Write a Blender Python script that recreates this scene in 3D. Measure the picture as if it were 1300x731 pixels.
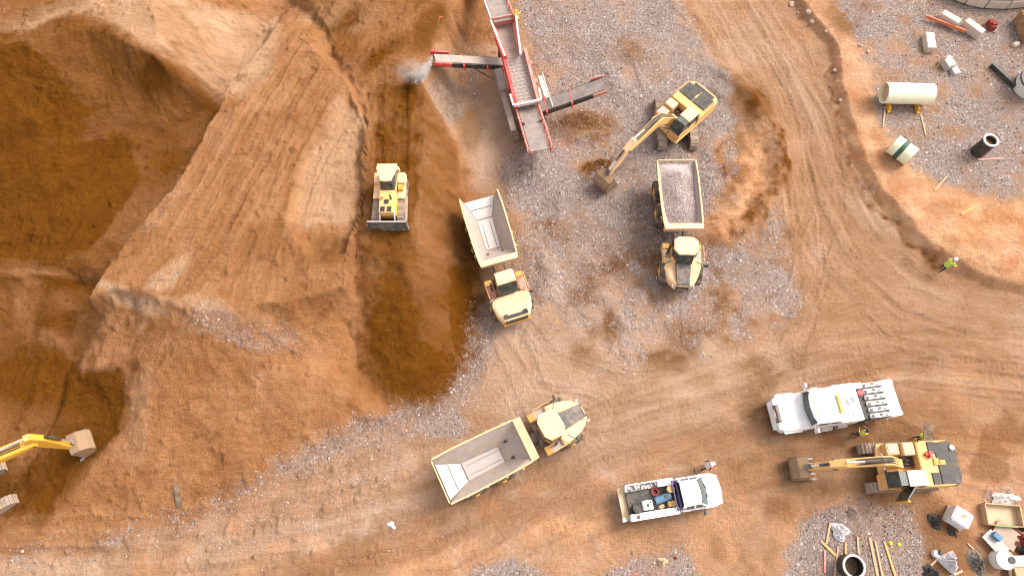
import bpy, bmesh, math, random
import numpy as np
from mathutils import Vector, Matrix

R = math.radians
rnd = random.Random(7)
for o in list(bpy.data.objects): bpy.data.objects.remove(o)
C = bpy.context.scene
COL = C.collection

# ------------------------------------------------------------------ camera, sky, sun, exposure
CAM_H, TILT, F = 45.0, R(21.0), 1300 * 24 / 36.0
cam_d = bpy.data.cameras.new("camera"); cam = bpy.data.objects.new("camera", cam_d); COL.objects.link(cam)
cam.location = (0, 0, CAM_H); cam.rotation_euler = (TILT, 0, 0)
cam_d.lens = 24; cam_d.sensor_width = 36; cam_d.sensor_fit = 'HORIZONTAL'
cam_d.clip_start = 0.5; cam_d.clip_end = 3000
C.camera = cam

SUN_EL, SUN_AZ = R(47), R(62)          # azimuth clockwise from +Y
w = bpy.data.worlds.new("World"); C.world = w; w.use_nodes = True
nt = w.node_tree; bg = nt.nodes["Background"]
sky = nt.nodes.new("ShaderNodeTexSky"); sky.sky_type = 'NISHITA'; sky.sun_disc = False
sky.sun_elevation = SUN_EL; sky.sun_rotation = SUN_AZ; sky.air_density = 1.0; sky.dust_density = 4.0
hs = nt.nodes.new("ShaderNodeHueSaturation"); hs.inputs['Saturation'].default_value = 0.22
nt.links.new(sky.outputs[0], hs.inputs['Color']); nt.links.new(hs.outputs[0], bg.inputs[0])
bg.inputs[1].default_value = 0.15
sd = bpy.data.lights.new("sun", 'SUN'); so = bpy.data.objects.new("sun", sd); COL.objects.link(so)
sd.energy = 1.1; sd.angle = R(26); sd.color = (1.0, 0.93, 0.84)
sdir = Vector((math.sin(SUN_AZ) * math.cos(SUN_EL), math.cos(SUN_AZ) * math.cos(SUN_EL), math.sin(SUN_EL)))
so.rotation_euler = sdir.to_track_quat('Z', 'Y').to_euler(); so.location = (60, 40, 80)
C.cycles.filter_width = 1.0
C.view_settings.view_transform = 'Standard'; C.view_settings.look = 'None'
C.view_settings.gamma = 1; C.view_settings.use_curve_mapping = False
C.view_settings.exposure = 1.28

# ------------------------------------------------------------------ survey: sight lines to ground points
def P(px, py, z=0.0):
    a = (px - 650) / F; b = (365.5 - py) / F
    dx, dy, dz = a, b * math.cos(TILT) + math.sin(TILT), b * math.sin(TILT) - math.cos(TILT)
    t = (z - CAM_H) / dz
    return Vector((dx * t, dy * t, z))
def PW(pts, z=0.0): return [tuple(P(p[0], p[1], p[2] if len(p) > 2 else z)[:2]) for p in pts]

# ------------------------------------------------------------------ numeric noise
def _hash(ix, iy, seed):
    n = (ix.astype(np.int64) * 374761393 + iy.astype(np.int64) * 668265263 + seed * 974711) & 0x7fffffff
    n = ((n ^ (n >> 13)) * 1274126177) & 0x7fffffff
    n = (n ^ (n >> 16)) & 0xffff
    return n.astype(np.float32) / 65535.0
def vnoise(x, y, seed=0):
    ix = np.floor(x); iy = np.floor(y); fx = (x - ix).astype(np.float32); fy = (y - iy).astype(np.float32)
    fx = fx * fx * (3 - 2 * fx); fy = fy * fy * (3 - 2 * fy)
    a = _hash(ix, iy, seed); b = _hash(ix + 1, iy, seed); c = _hash(ix, iy + 1, seed); d = _hash(ix + 1, iy + 1, seed)
    return (a + (b - a) * fx) * (1 - fy) + (c + (d - c) * fx) * fy
def fbm(x, y, s=1.0, oct=4, seed=0):
    r = 0; amp = 0.5; tot = 0
    for i in range(oct):
        r = r + amp * vnoise(x * s + 17.3 * i, y * s - 9.1 * i, seed + i); tot += amp; amp *= 0.5; s *= 2.03
    return r / tot * 2 - 1
def sstep(a, b, x):
    t = np.clip((x - a) / (b - a), 0, 1); return t * t * (3 - 2 * t)
def sdf(X, Y, poly):
    """signed distance, positive inside"""
    d2 = np.full(X.shape, 1e12); ins = np.zeros(X.shape, bool); n = len(poly)
    for i in range(n):
        x0, y0 = poly[i]; x1, y1 = poly[(i + 1) % n]
        ex, ey = x1 - x0, y1 - y0; L = ex * ex + ey * ey + 1e-12
        t = np.clip(((X - x0) * ex + (Y - y0) * ey) / L, 0, 1)
        d2 = np.minimum(d2, (X - x0 - t * ex) ** 2 + (Y - y0 - t * ey) ** 2)
        if abs(ey) > 1e-9:
            c = ((y0 > Y) != (y1 > Y)) & (X < ex * (Y - y0) / ey + x0); ins ^= c
    d = np.sqrt(d2); return np.where(ins, d, -d)
def along(X, Y, pts):
    best = np.full(X.shape, 1e12); S = np.zeros(X.shape); T = np.zeros(X.shape); acc = 0
    for (x0, y0), (x1, y1) in zip(pts[:-1], pts[1:]):
        ex, ey = x1 - x0, y1 - y0; L = math.hypot(ex, ey)
        u = ((X - x0) * ex + (Y - y0) * ey) / L; uc = np.clip(u, 0, L)
        d2 = (X - x0 - uc * ex / L) ** 2 + (Y - y0 - uc * ey / L) ** 2
        s = ((Y - y0) * ex - (X - x0) * ey) / L
        m = d2 < best; best = np.where(m, d2, best); S = np.where(m, s, S); T = np.where(m, acc + u, T); acc += L
    return S, T, np.sqrt(best)
def frustum(X, Y, top, toe, H):
    a = sdf(X, Y, toe); b = -sdf(X, Y, top)
    t = np.where(b <= 0, 1.0, np.where(a <= 0, 0.0, a / (a + np.maximum(b, 1e-6))))
    return H * t

# ------------------------------------------------------------------ terrain
def axis(lo, hi, step, far):
    c = list(np.arange(lo, hi + step * .5, step)); s = step; x = c[-1]
    while x < far: s *= 1.22; x += s; c.append(x)
    s = step; x = c[0]; pre = []
    while x > -far: s *= 1.22; x -= s; pre.append(x)
    return np.array(pre[::-1] + c)
GX = axis(-50, 50, 0.105, 900); GY = axis(-7, 52, 0.105, 900)
X, Y = np.meshgrid(GX, GY)
wx = fbm(X, Y, 0.35, 4, 11) * 0.7; wy = fbm(X, Y, 0.35, 4, 31) * 0.7
fx_ = fbm(X, Y, 1.4, 3, 41) * 0.22; fy_ = fbm(X, Y, 1.4, 3, 51) * 0.22
XW, YW = X + wx * .6 + fx_, Y + wy * .6 + fy_
XL, YL = X + wx + fx_ * 1.5, Y + wy + fy_ * 1.5

h = np.zeros(X.shape)
# western floor, the tall sand mound, the benched haul plateau, the dozer's stockpile ridge
W_top = PW([(-300, 350), (60, 330), (110, 325), (160, 290), (230, 190), (300, 90), (420, -80), (100, -200), (-400, -150)], 1.9)
W_toe = PW([(-300, 470), (40, 450), (140, 430), (330, 300), (420, 100), (520, -60), (100, -330), (-600, -200)], 0.3)
h = np.maximum(h, frustum(XW, YW, W_top, W_toe, 1.9))
N_top = PW([(-220, 105), (0, 66), (60, 52), (108, 37), (150, 48), (185, 66), (205, 78), (200, 30), (190, -40), (-200, -120)], 6.0)
N_toe = PW([(-300, 345), (20, 335), (62, 332), (130, 300), (165, 250), (225, 180), (292, 116), (335, 75), (400, 20), (420, -60), (250, -220), (-400, -260)], 2.4)
h = np.maximum(h, frustum(XW, YW, N_top, N_toe, 6.0))
M_edge = [(300, 92), (272, 150), (235, 218), (195, 268), (163, 302), (130, 345), (108, 382)]
M_top = PW(M_edge + [(165, 363), (230, 391), (290, 393), (370, 378), (436, 366), (440, 318), (462, 240), (464, 165), (442, 112), (385, 42), (350, 35)], 4.0)
M_toe = [(a - .5, b - .3) for a, b in PW(M_edge, 4.0)] + PW([(70, 470, 1), (60, 560, 0), (0, 640, 0), (-30, 705, 0), (110, 692, 0), (200, 672, 0), (300, 634, 0), (400, 585, 0),
        (470, 548, 0), (500, 533, 0), (484, 490, 0), (464, 430, 0), (462, 350, 0), (478, 200, 0), (482, 60, 0), (420, -90, 0), (330, -60, 0)])
h = np.maximum(h, frustum(XW, YW, M_top, M_toe, 4.0))
K_top = PW([(360, -60), (448, 95), (466, 140), (462, 310), (476, 330), (512, 335), (532, 310), (534, 200), (538, 120), (600, -60)], 3.2)
K_toe = PW([(650, -70), (592, 60), (575, 120), (580, 190), (590, 250), (604, 320), (618, 390), (610, 440), (585, 490), (546, 528), (512, 530), (452, 500), (395, 430),
            (365, 350), (370, 100), (310, -70)], 0)
h = np.maximum(h, frustum(XW, YW, K_top, K_toe, 3.2))
# bench left of the ridge that sits lower than the haul strip
bench = PW([(444, 118), (376, 205), (370, 290), (388, 325), (436, 330), (462, 260), (464, 150)], 3.7)
h = h - 0.75 * sstep(-0.15, 0.5, sdf(XW, YW, bench)) * (h > 2.2)
# dug-out bay where the western excavator works
cut = PW([(-200, 455, .5), (50, 440, .5), (122, 474, 1.2), (166, 478, 1.6), (168, 515, 1.5), (156, 560, 1.2), (112, 606, .6), (62, 650, .3), (10, 690, 0), (-200, 720, 0)])
sc = sdf(XW, YW, cut); m = sstep(-1.5, 2.4, sc)
h = h * (1 - m) + np.minimum(h, 0.35 + 0.25 * (1 - sstep(0, 5, sc))) * m
cut2 = PW([(70, 330), (52, 390), (42, 430), (100, 425), (150, 330)], 2.2)
h = h - 0.9 * sstep(0, 1.6, sdf(XW, YW, cut2))
# eastern bank above the haul road
R_toe = PW([(960, -80), (1018, 25), (1050, 62), (1058, 110), (1072, 180), (1104, 248), (1152, 308), (1200, 346), (1252, 366), (1330, 382), (1700, 400), (1900, -300), (1000, -300)], 0)
R_top = PW([(979, -80), (1036, 17), (1065, 57), (1075, 110), (1091, 173), (1123, 238), (1171, 294), (1216, 331), (1264, 351), (1340, 366), (1680, 360), (1850, -280), (1010, -280)], 1.0)
XR, YR = X + wx * .45 + fx_ * .6, Y + wy * .45 + fy_ * .6
h = np.maximum(h, frustum(XR, YR, R_top, R_toe, .62) + .45 * sstep(-.3, 3.0, sdf(XR, YR, R_top)))
brm = along(XW, YW, PW([(1050, 20), (1075, 80), (1085, 150), (1118, 225), (1165, 278), (1230, 318), (1330, 345)], 1.2))
h = h + (0.30 + .22 * fbm(X, Y, .5, 3, 61)) * np.exp(-(brm[2] / 1.5) ** 2)
# loose heaps: (px, py, radius, height)
for px, py, r_, hh in [(683, 215, 3.2, 1.1), (780, 108, 2.2, .8), (742, 150, 2.6, .5), (1215, 320, 1.5, .4), (1165, 325, 1.0, .35), (985, 190, 2.6, .6), (955, 140, 2.0, .45),
                       (1192, 318, .9, .35), (812, 65, 3.0, .5), (528, 104, 1.1, .75), (745, 712, 3.0, .25), (1080, 650, 1.6, .25), (1160, 545, 1.2, .2), (875, 255, 6, -.15)]:
    c = P(px, py, 3.2 if px == 528 else (1.0 if px > 1150 and py < 400 else 0))
    d = np.hypot(XW - c.x, YW - c.y) / r_
    h = h + hh * np.clip(1 - d, 0, 1) ** 1.2 * (1 if hh > 0 else .5)
# pad edge that bends along the road, with a lip
padl = along(X, Y, PW([(925, 95), (962, 140), (985, 190), (985, 235), (960, 275), (915, 300)]))
h = h + 0.55 * np.exp(-(padl[2] / 0.9) ** 2) + .25 * np.exp(-(along(X, Y, PW([(905, 195), (940, 215), (950, 250), (925, 285)]))[2] / 1.2) ** 2)

pad_ = sstep(-1.5, 1.5, sdf(XL, YL, PW([(655, -60), (850, -60), (930, 95), (985, 190), (1010, 300), (990, 400), (860, 470), (760, 465), (680, 430), (640, 265), (690, 150)])))
h = h + pad_ * (fbm(X, Y, .38, 3, 71) * .28 + np.clip(fbm(X + Y * .4, Y * .6, .9, 3, 72), 0, 1) * .22)
# haul roads: streaks running along them
streak = np.zeros(X.shape); roadm = np.zeros(X.shape)
def road(pts, z, half, seed, amp, fs=2.6, ft=.12):
    global h, streak, roadm
    s, t, d = along(X, Y, PW(pts, z))
    mk = sstep(half, half * .55, d + fbm(X, Y, .5, 3, seed + 5) * half * .25)
    n = fbm(s * fs + fbm(t * .09, s * .2, 1, 2, seed) * 1.2, t * ft, 1.0, 4, seed)
    streak = streak * (1 - mk) + n * mk
    h = h + amp * n * mk; roadm = np.maximum(roadm, mk)
road([(895, -40), (950, 60), (1000, 150), (1030, 230), (1075, 310), (1150, 380), (1240, 415), (1340, 430)], 0, 5.0, 101, .06)
road([(1000, 180), (1015, 300), (1020, 380), (960, 450), (860, 500)], 0, 2.6, 131, .05)
road([(1340, 475), (1200, 455), (1060, 460), (930, 500), (800, 550), (660, 610), (480, 670), (300, 705), (-60, 740)], 0, 5.5, 161, .045)
road([(1340, 540), (1150, 520), (980, 560), (820, 600), (700, 650), (560, 720)], 0, 4.0, 171, .035)
road([(405, 40), (345, 130), (290, 230), (235, 320), (190, 372)], 4.0, 4.4, 201, .075)
road([(440, 115), (385, 200), (350, 300), (330, 380)], 4.0, 2.6, 221, .07)
road([(370, -10), (440, 90), (480, 150)], 3.2, 2.6, 241, .10, 1.8)
road([(100, 330), (60, 400), (40, 470)], 1.8, 3.2, 261, .22, 1.3)
rutc = np.zeros(X.shape)
def rut(pts, gauge, wd, depth, seed, z=0.):
    global h, rutc
    s, t, d = along(XS, YS, PW(pts, z)); keep = sstep(-.45, .05, fbm(t * .11, s * .02 + seed, 1, 2, seed)) * (d < gauge)
    for o_ in (-gauge / 2, gauge / 2):
        q = np.abs(s - o_); mk = sstep(wd * .62, wd * .38, q) * keep
        h = h - depth * mk * (1 + .45 * np.sin((t + .25 * np.abs(s - o_)) * 2 * math.pi / .34)) + depth * .8 * np.exp(-((q - wd * .62) / .09) ** 2) * keep
        rutc = np.maximum(rutc, mk)
XS, YS = X + wx * .35, Y + wy * .35
for k_, (pts, z_) in enumerate([([(920, -30), (975, 60), (1030, 150), (1058, 230), (1100, 310), (1180, 385), (1330, 425)], 0), ([(890, -30), (955, 80), (1000, 170), (1018, 260), (1060, 340), (1130, 410), (1320, 470)], 0), ([(935, -30), (1000, 60), (1042, 160), (1050, 260), (1010, 370), (930, 460), (780, 530)], 0),
    ([(905, -20), (985, 120), (1022, 240), (1034, 350), (1000, 450), (900, 520), (760, 570), (560, 650), (300, 700)], 0), ([(1330, 490), (1150, 470), (960, 520), (800, 580), (620, 650), (350, 715), (-50, 725)], 0), ([(1330, 440), (1180, 440), (1010, 480), (850, 560), (720, 640), (600, 740)], 0),
    ([(1330, 560), (1200, 560), (1000, 650), (930, 760)], 0), ([(1330, 640), (1100, 545), (960, 560), (760, 650), (600, 700), (300, 740)], 0), ([(640, 400), (690, 470), (780, 500), (960, 480), (1130, 440), (1320, 450)], 0), ([(875, 370), (880, 430), (930, 480), (1080, 470), (1320, 500)], 0),
    ([(420, 20), (360, 120), (300, 230), (250, 320), (200, 365)], 4.0), ([(395, 60), (330, 150), (270, 250), (215, 340), (150, 370)], 4.0), ([(440, 110), (390, 200), (350, 290), (300, 380)], 4.0), ([(700, 560), (560, 640), (380, 690), (100, 720)], 0), ([(655, 240), (665, 330), (640, 430), (680, 520), (830, 540)], 0)]):
    rut(pts, 2.1 if k_ % 3 else 1.7, .62 if k_ % 3 else .36, .036 if z_ == 0 else .055, 700 + k_, z_)
streak = np.clip(streak + rutc * .0, -1, 1) - rutc * (.26 + .22 * fbm(X, Y, .6, 3, 761))
# clods and spill on the cut slopes
cl_ = vnoise(X * 3.1 + wx, Y * 3.1 + wy, 771) * vnoise(X * 7.3, Y * 7.3, 772); h = h + np.clip(cl_ - .45, 0, 1) * .34 * sstep(-4, -10, X) + np.clip(cl_ - .55, 0, 1) * .2
# bulldozer passes with grouser prints
clt = np.zeros(X.shape)
for pts in ([(482, 95), (481, 215)], [(513, 95), (512, 215)], [(531, 110), (529, 300)]):
    s, t, d = along(X, Y, PW(pts, 3.2))
    mk = sstep(.42, .25, np.abs(s)) * (d < .5)
    h = h - 0.05 * mk + 0.02 * mk * (np.sin(t * 2 * math.pi / .21)); clt = np.maximum(clt, mk)
    h = h + 0.05 * np.exp(-((np.abs(s) - .55) / .16) ** 2) * (d < .9)
# general unevenness, rills on the slopes
gyh, gxh = np.gradient(h, GY, GX); slope = np.hypot(gxh, gyh)
sl = sstep(.12, .5, slope)
h = h + fbm(X, Y, .22, 4, 301) * .12 + fbm(X, Y, 1.1, 4, 311) * (.035 + .035 * sl) + fbm(X, Y, 4.2, 3, 321) * (.014 + .008 * sl)
rid = 1 - np.abs(fbm(X + wx, Y + wy, .33, 4, 331)); left = sstep(-3, -9, X)
h = h + (rid ** 4 - .3) * .18 * left * sl
rid2 = 1 - np.abs(fbm(X * 1.0 + wx, Y * .55 + wy, .8, 3, 341)); h = h + (rid2 ** 6) * .06 * left
far = np.maximum(np.abs(X) - 50, np.maximum(Y - 52, -7 - Y)).clip(0); h = h + fbm(X, Y, .02, 3, 351) * np.minimum(far * .06, 9)

_ix = lambda G, v: np.clip(np.searchsorted(G, v) - 1, 0, len(G) - 2)
def gz(x, y):
    i = int(_ix(GX, x)); j = int(_ix(GY, y)); u = (x - GX[i]) / (GX[i + 1] - GX[i]); v = (y - GY[j]) / (GY[j + 1] - GY[j])
    return float((h[j, i] * (1 - u) + h[j, i + 1] * u) * (1 - v) + (h[j + 1, i] * (1 - u) + h[j + 1, i + 1] * u) * v)
def G(px, py, dh=0.0):
    """the point dh above the ground seen along the sight line"""
    z = dh
    for k in range(14):
        p = P(px, py, z); z = .5 * z + .5 * (gz(p.x, p.y) + dh)
    p = P(px, py, z); return p

# ---- soil masks; damp also carries painted shade below bank and scarp
def pm(pts, z, soft=.8, inset=0, warp=True):
    d = sdf(XL if warp else X, YL if warp else Y, PW(pts, z)); return sstep(-soft, soft, d - inset)
def blob(px, py, rx, ry, z=0, ang=0, hard=.5):
    c = P(px, py, z); a = R(ang); dx, dy = XL - c.x, YL - c.y
    u = (dx * math.cos(a) + dy * math.sin(a)) / rx; v = (-dx * math.sin(a) + dy * math.cos(a)) / ry
    return sstep(1.15, hard, np.hypot(u, v))
mx = lambda *a: np.maximum.reduce(a)
ptx = fbm(X, Y, .55, 5, 461); ptd = fbm(X * .6 - Y * .5, Y * .35, .9, 4, 451); pt = fbm(X, Y, .28, 5, 401); pt2 = fbm(X, Y, .75, 4, 411); pt3 = fbm(X, Y, 2.2, 3, 421)
gravel = mx(
    pm([(655, -60), (850, -60), (868, 10), (920, 95), (940, 150), (918, 180), (912, 240), (900, 300), (840, 300), (700, 275), (640, 265), (632, 215), (700, 200), (690, 150), (672, 80)], 0, .9) * np.clip(.74 + .6 * fbm(X, Y, .42, 4, 431) + .35 * pt2, .08, 1),
    blob(690, 225, 3.6, 3.4) * 1.0,
    pm([(660, 260), (830, 270), (960, 300), (1010, 330), (1000, 400), (940, 440), (860, 470), (760, 465), (680, 430), (655, 340)], 0, 2.6) * np.clip(.33 + .75 * pt, 0, .75),
    pm([(1000, -60), (1120, -60), (1500, -60), (1500, 280), (1300, 262), (1215, 240), (1150, 215), (1105, 150), (1085, 90), (1060, 40)], 1.0, 1.0) * np.clip(.66 + .8 * pt2, 0, .95),
    pm([(985, 760), (1003, 680), (1030, 648), (1080, 632), (1140, 636), (1160, 668), (1172, 760)], 0, .5) * np.clip(.75 + .5 * pt2, 0, 1),
    pm([(690, 760), (770, 715), (830, 690), (880, 690), (892, 760)], 0, .7) * np.clip(.6 + .7 * pt2, 0, 1),
    blob(990, 320, 1.6, 7.5) * np.clip(.45 + .8 * pt, 0, .8),
    blob(640, 745, 3.2, 1.8) * .8, blob(575, 135, 1.3, 2.6) * .5, blob(602, 110, .8, 3.2) * .4, blob(165, 378, 2.6, .5, 4, -22) * .5, blob(205, 350, 1.6, .7, 4, 35) * .42, blob(215, 260, 1.5, 3, 4, -30) * .25,
    blob(300, 415, 5, 1.6, 3.6, -12) * .35, blob(345, 20, 3, 2, 4) * .1, blob(1090, 60, 2, 5) * .35, blob(720, 255, 4.5, .7, 0, 22) * .8, blob(560, 540, 2.2, 1.2) * .7,
    blob(470, 590, 6, 2, 0, 25) * .42, blob(350, 660, 7, 2, 0, 15) * .34, blob(1275, 633, 1.5, .7) * .5, blob(690, 340, 2, 3) * .55, blob(790, 480, 3, 1.5) * .25, blob(530, 690, 3.5, 2.0) * .25)
toe = along(XL, YL, PW([(20, 705), (110, 690), (200, 671), (300, 632), (400, 584), (470, 548), (520, 532), (560, 525), (592, 490), (615, 440), (622, 395)], 0))
gravel = mx(gravel, np.exp(-(toe[2] / 1.15) ** 2) * (.52 + .25 * pt3))
brk = along(XL, YL, PW([(1046, 20), (1060, 70), (1064, 120), (1078, 190), (1108, 250)], .3))
gravel = mx(gravel, np.exp(-(brk[2] / .5) ** 2) * .5)
gravel = gravel * (1 - .55 * blob(812, 62, 2.2, 2.0) * (.6 + pt2)) * (1 - .85 * blob(948, 222, 1.9, 3.6, 0, 25)) * (1 - .8 * blob(950, 140, 1.5, 2.4, 0, 30)) * (1 - .6 * blob(750, 155, 3.4, 1.5)) * (1 - .6 * blob(750, 212, 2.4, .9)) * (1 - .5 * roadm * (gravel < .6))
damp = mx(
    pm([(-300, 115), (0, 70), (108, 42), (160, 58), (205, 80), (245, 100), (282, 106), (276, 140), (225, 182), (165, 255), (140, 300), (62, 330), (20, 325), (-300, 340)], 4.2, .6) * (.50 + .35 * pt),
    pm([(-300, 180), (0, 165), (90, 180), (150, 165), (165, 220), (120, 290), (60, 326), (20, 320), (-300, 340)], 3.2, .8) * (.97 + .1 * pt2),
    pm([(-200, 160), (0, 72), (45, 66), (110, 130), (60, 160), (-100, 190)], 4.8, .5) * .85,
    pm([(352, -60), (402, 48), (455, 104), (468, 140), (464, 240), (458, 330), (455, 400), (482, 470), (508, 516), (546, 530), (585, 492), (612, 440), (618, 390), (604, 310), (588, 250), (575, 180), (560, 130),
        (540, 110), (520, 95), (470, 85), (450, 40), (420, -60)], 1.9, .3) * (.38 + .22 * pt),
    blob(548, 42, 1.5, 3.2, 2.5, -15) * .6, pm([(474, 105), (530, 105), (530, 320), (545, 350), (470, 350)], 3.2, .3) * (.60 + .25 * pt2), pm([(456, 385), (470, 330), (540, 325), (600, 330), (618, 395), (610, 440), (585, 488), (546, 528), (510, 514), (482, 468)], .8, .35) * (.50 + .22 * pt + .12 * pt2), pm([(365, -60), (405, 45), (456, 104), (470, 104), (520, 70), (560, 20), (600, -60)], 2.6, .8) * np.clip(.42 + .5 * ptd, 0, .8), blob(530, 470, 4, 2.5, .8) * .8, blob(590, 400, 1.4, 5, .8, 10) * .9, blob(500, 420, 2.5, 5, 1.2) * .72,
    pm([(-200, 430), (60, 428), (120, 470), (166, 480), (166, 516), (152, 560), (110, 600), (60, 650), (0, 668), (-200, 690)], .4, .7) * (.62 + .5 * pt), blob(140, 510, 1.3, 2.2, .5, 15) * .95,  # damp bay floor; the blob darkens the foot of its east scarp
    pm([(-100, 335), (60, 345), (110, 335), (150, 310), (200, 262), (262, 160), (270, 180), (200, 285), (100, 375), (90, 440), (-100, 450)], 2.3, .5) * (.5 + .4 * pt2),  # damp west floor; its narrow arm paints shade along the scarp foot
    pm([(-200, -60), (160, -60), (110, 8), (45, 22), (-10, 60), (-200, 60)], 6, .5) * .32,
    blob(812, 62, 2.4, 2.2) * (.35 + .6 * pt2), blob(955, 135, 1.9, 2.6, 0, 30) * (.45 + .5 * pt2), blob(988, 190, .8, 4.0, 0, 5) * (.55 + .5 * pt3), blob(930, 190, 1.0, 2.2, 0, -40) * (.5 + .4 * pt3), blob(955, 262, 2.6, .9, 0, 35) * (.5 + .4 * pt3), blob(745, 152, 3.0, 1.3) * .6, blob(760, 172, 2.8, .5, 0, 10) * .5, blob(838, 260, 2.6, 3.4) * .62, blob(760, 212, 2.0, .9) * .85, blob(735, 225, 1.5, .8) * .6,
    blob(820, 310, 5, 2.2) * .55, blob(905, 335, 2.2, 2.6) * .45, blob(870, 430, 1.6, 2.0) * .4, blob(1150, 545, 6, 2.6) * .35, blob(1195, 680, 2.0, 3.2) * .4, blob(745, 300, 2.4, 1.5) * .4, blob(985, 600, 4, 2) * .25, blob(900, 560, 6, 2) * .2,
    blob(500, 690, 8, 1.6, 0, 16) * .25, blob(1085, 15, 2.6, 3.5, 1) * .45, blob(1060, 470, 10, 1.2, 0, 5) * .18, blob(340, 320, 2, 3, 4) * .2,
    blob(600, 165, 1.2, 3) * .3, blob(420, 330, 2.2, 1.6, 2.5) * .35, blob(835, 205, 1.2, 2.4) * .4, blob(1130, 585, 3.5, 2.2) * .25)
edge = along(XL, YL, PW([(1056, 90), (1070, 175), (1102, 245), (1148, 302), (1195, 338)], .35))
damp = mx(damp, np.exp(-(edge[2] / (.30 + .14 * pt2)) ** 2) * (.40 + .55 * pt3))  # shade of the bank toe, painted as a dark line into damp
clay = mx(
    pm([(1062, 60), (1105, 140), (1150, 212), (1215, 240), (1320, 268), (1500, 300), (1500, 420), (1330, 376), (1255, 362), (1200, 340), (1150, 300), (1105, 246), (1074, 182), (1062, 110)], .8, .5) * .95,
    blob(945, 225, 2.4, 3.6, 0, 25) * .95, blob(985, 215, 1.0, 3.4) * .5, blob(1000, 300, 2, 3) * .25, blob(745, 212, 1.6, .8) * .7, blob(870, 190, 3, 3) * .15, blob(910, 275, 1.4, 1.8) * .55,
    blob(1240, 600, 4, 6) * .45, blob(1080, 640, 2.4, .8) * .5, blob(700, 700, 8, 3) * .25, blob(560, 720, 6, 2.5) * .35, blob(1030, 40, 2.2, 1.2, .5, -40) * .5, blob(905, 690, 2, 3) * .3)
bb = along(XL, YL, PW([(1030, -30), (1066, 40), (1084, 90), (1098, 150), (1128, 212), (1170, 268), (1230, 310), (1340, 340)], 1.1)); kb = sstep(1.9, .9, bb[2] + .5 * pt2)
clay = np.clip(np.maximum(clay, kb * (.7 + .4 * pt2)), 0, 1); gravel = gravel * (1 - .85 * kb)
arc1 = along(XL, YL, PW([(905, 292), (940, 262), (962, 225), (966, 180)])); arc2 = along(XL, YL, PW([(930, 300), (968, 272), (990, 225), (986, 170), (955, 122), (938, 105)]))
k1 = np.exp(-(arc1[2] / 1.25) ** 2); k2 = np.exp(-(arc2[2] / (.7 + .3 * pt2)) ** 2)
clay = np.clip(np.maximum(clay, 1.25 * k1 * (.85 + .4 * pt3)), 0, 1); damp = mx(damp, k2 * (.40 + .5 * pt3), k1 * np.clip(.1 + .7 * pt3, 0, .45)); gravel = gravel * (1 - .9 * k1) * (1 - .7 * k2)
pale = mx(
    pm([(0, 40), (110, 0), (330, -20), (352, 40), (330, 95), (300, 110), (262, 96), (205, 70), (160, 48), (108, 30), (0, 60)], 5.2, .6) * (.75 + .4 * pt2),
    pm([(430, 130), (380, 210), (378, 290), (440, 290), (462, 230), (462, 150)], 3.4, .5) * .75,
    pm([(540, 120), (590, 60), (640, 60), (660, 190), (640, 240), (600, 240), (575, 180)], 0, .7) * (.7 + .4 * pt2),
    pm([(620, 420), (680, 330), (760, 320), (840, 420), (960, 450), (900, 480), (760, 500), (640, 540), (600, 500)], 0, 1.6) * np.clip(.55 + .6 * pt, 0, 1),
    blob(1130, 190, 1.6, 7, 1, 25) * .75, blob(1085, 85, 1.0, 4, 1) * .6, blob(430, 10, 4, 2, 4) * .5, blob(265, 150, 1.5, 3, 5, 35) * .2, blob(400, 680, 10, 1.2, 0, 14) * .45, blob(60, 720, 6, 1.2) * .4,
    blob(1150, 270, 4, 2.2, .9, -35) * .75, blob(170, 540, 1.2, 3.0, 1.6) * .3, blob(230, 385, 5, .6, 4, -6) * .55, blob(160, 375, 3.2, .7, 4, -22) * .8, blob(212, 345, 2.4, 1.0, 4, 40) * .7, blob(650, 500, 4, 2) * .4, pm([(640, 430), (760, 480), (960, 450), (1100, 440), (1000, 520), (860, 540), (760, 600), (680, 560), (600, 540)], 0, 1.8) * np.clip(.5 + .7 * ptx, 0, 1), blob(660, 690, 5, 1.5, 0, 15) * .3, blob(940, 60, 2, 6, 0, -35) * .25,
    blob(1010, 110, 1.4, 6, 0, 15) * .3, blob(1230, 12, 6, 1.2, 1) * .6)
pale = np.clip(np.maximum(pale, kb * (.45 + .5 * pt3)), 0, 1)
ptb = fbm(X, Y, .42, 4, 431); ptc = fbm(X, Y, .9, 4, 441)
mid = pm([(660, 250), (830, 200), (960, 180), (1010, 300), (1010, 400), (940, 440), (860, 470), (760, 465), (690, 430), (660, 340)], 0, 1.6)
damp = mx(damp, mid * np.clip(-.05 + 1.5 * ptb, 0, .62) * (1 - k1)); gravel = mx(gravel, mid * np.clip(.30 + 1.0 * ptc - .7 * ptb, 0, .85) * (1 - .95 * k1) * (1 - .8 * k2))
lowr = pm([(960, 440), (1300, 440), (1400, 760), (900, 760), (880, 560)], 0, 2); damp = mx(damp, lowr * np.clip(-.12 + 1.2 * ptb, 0, .4)); clay = np.clip(clay + lowr * np.clip(.1 + ptc, 0, .5), 0, 1)
lowl = pm([(0, 700), (200, 680), (400, 600), (560, 540), (700, 600), (880, 540), (900, 640), (640, 760), (0, 760)], 0, 1.2); clay = np.clip(clay + lowl * np.clip(.12 + 1.1 * pt2, 0, .55), 0, 1); pale = np.clip(pale + lowl * np.clip(-.1 + 1.2 * ptc, 0, .6), 0, 1)
sandm = pm([(-900, -400), (650, -400), (640, 40), (610, 120), (600, 240), (610, 400), (575, 500), (520, 535), (470, 552), (400, 590), (300, 638), (200, 676), (0, 706), (-900, 760)], 0, .8)
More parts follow.
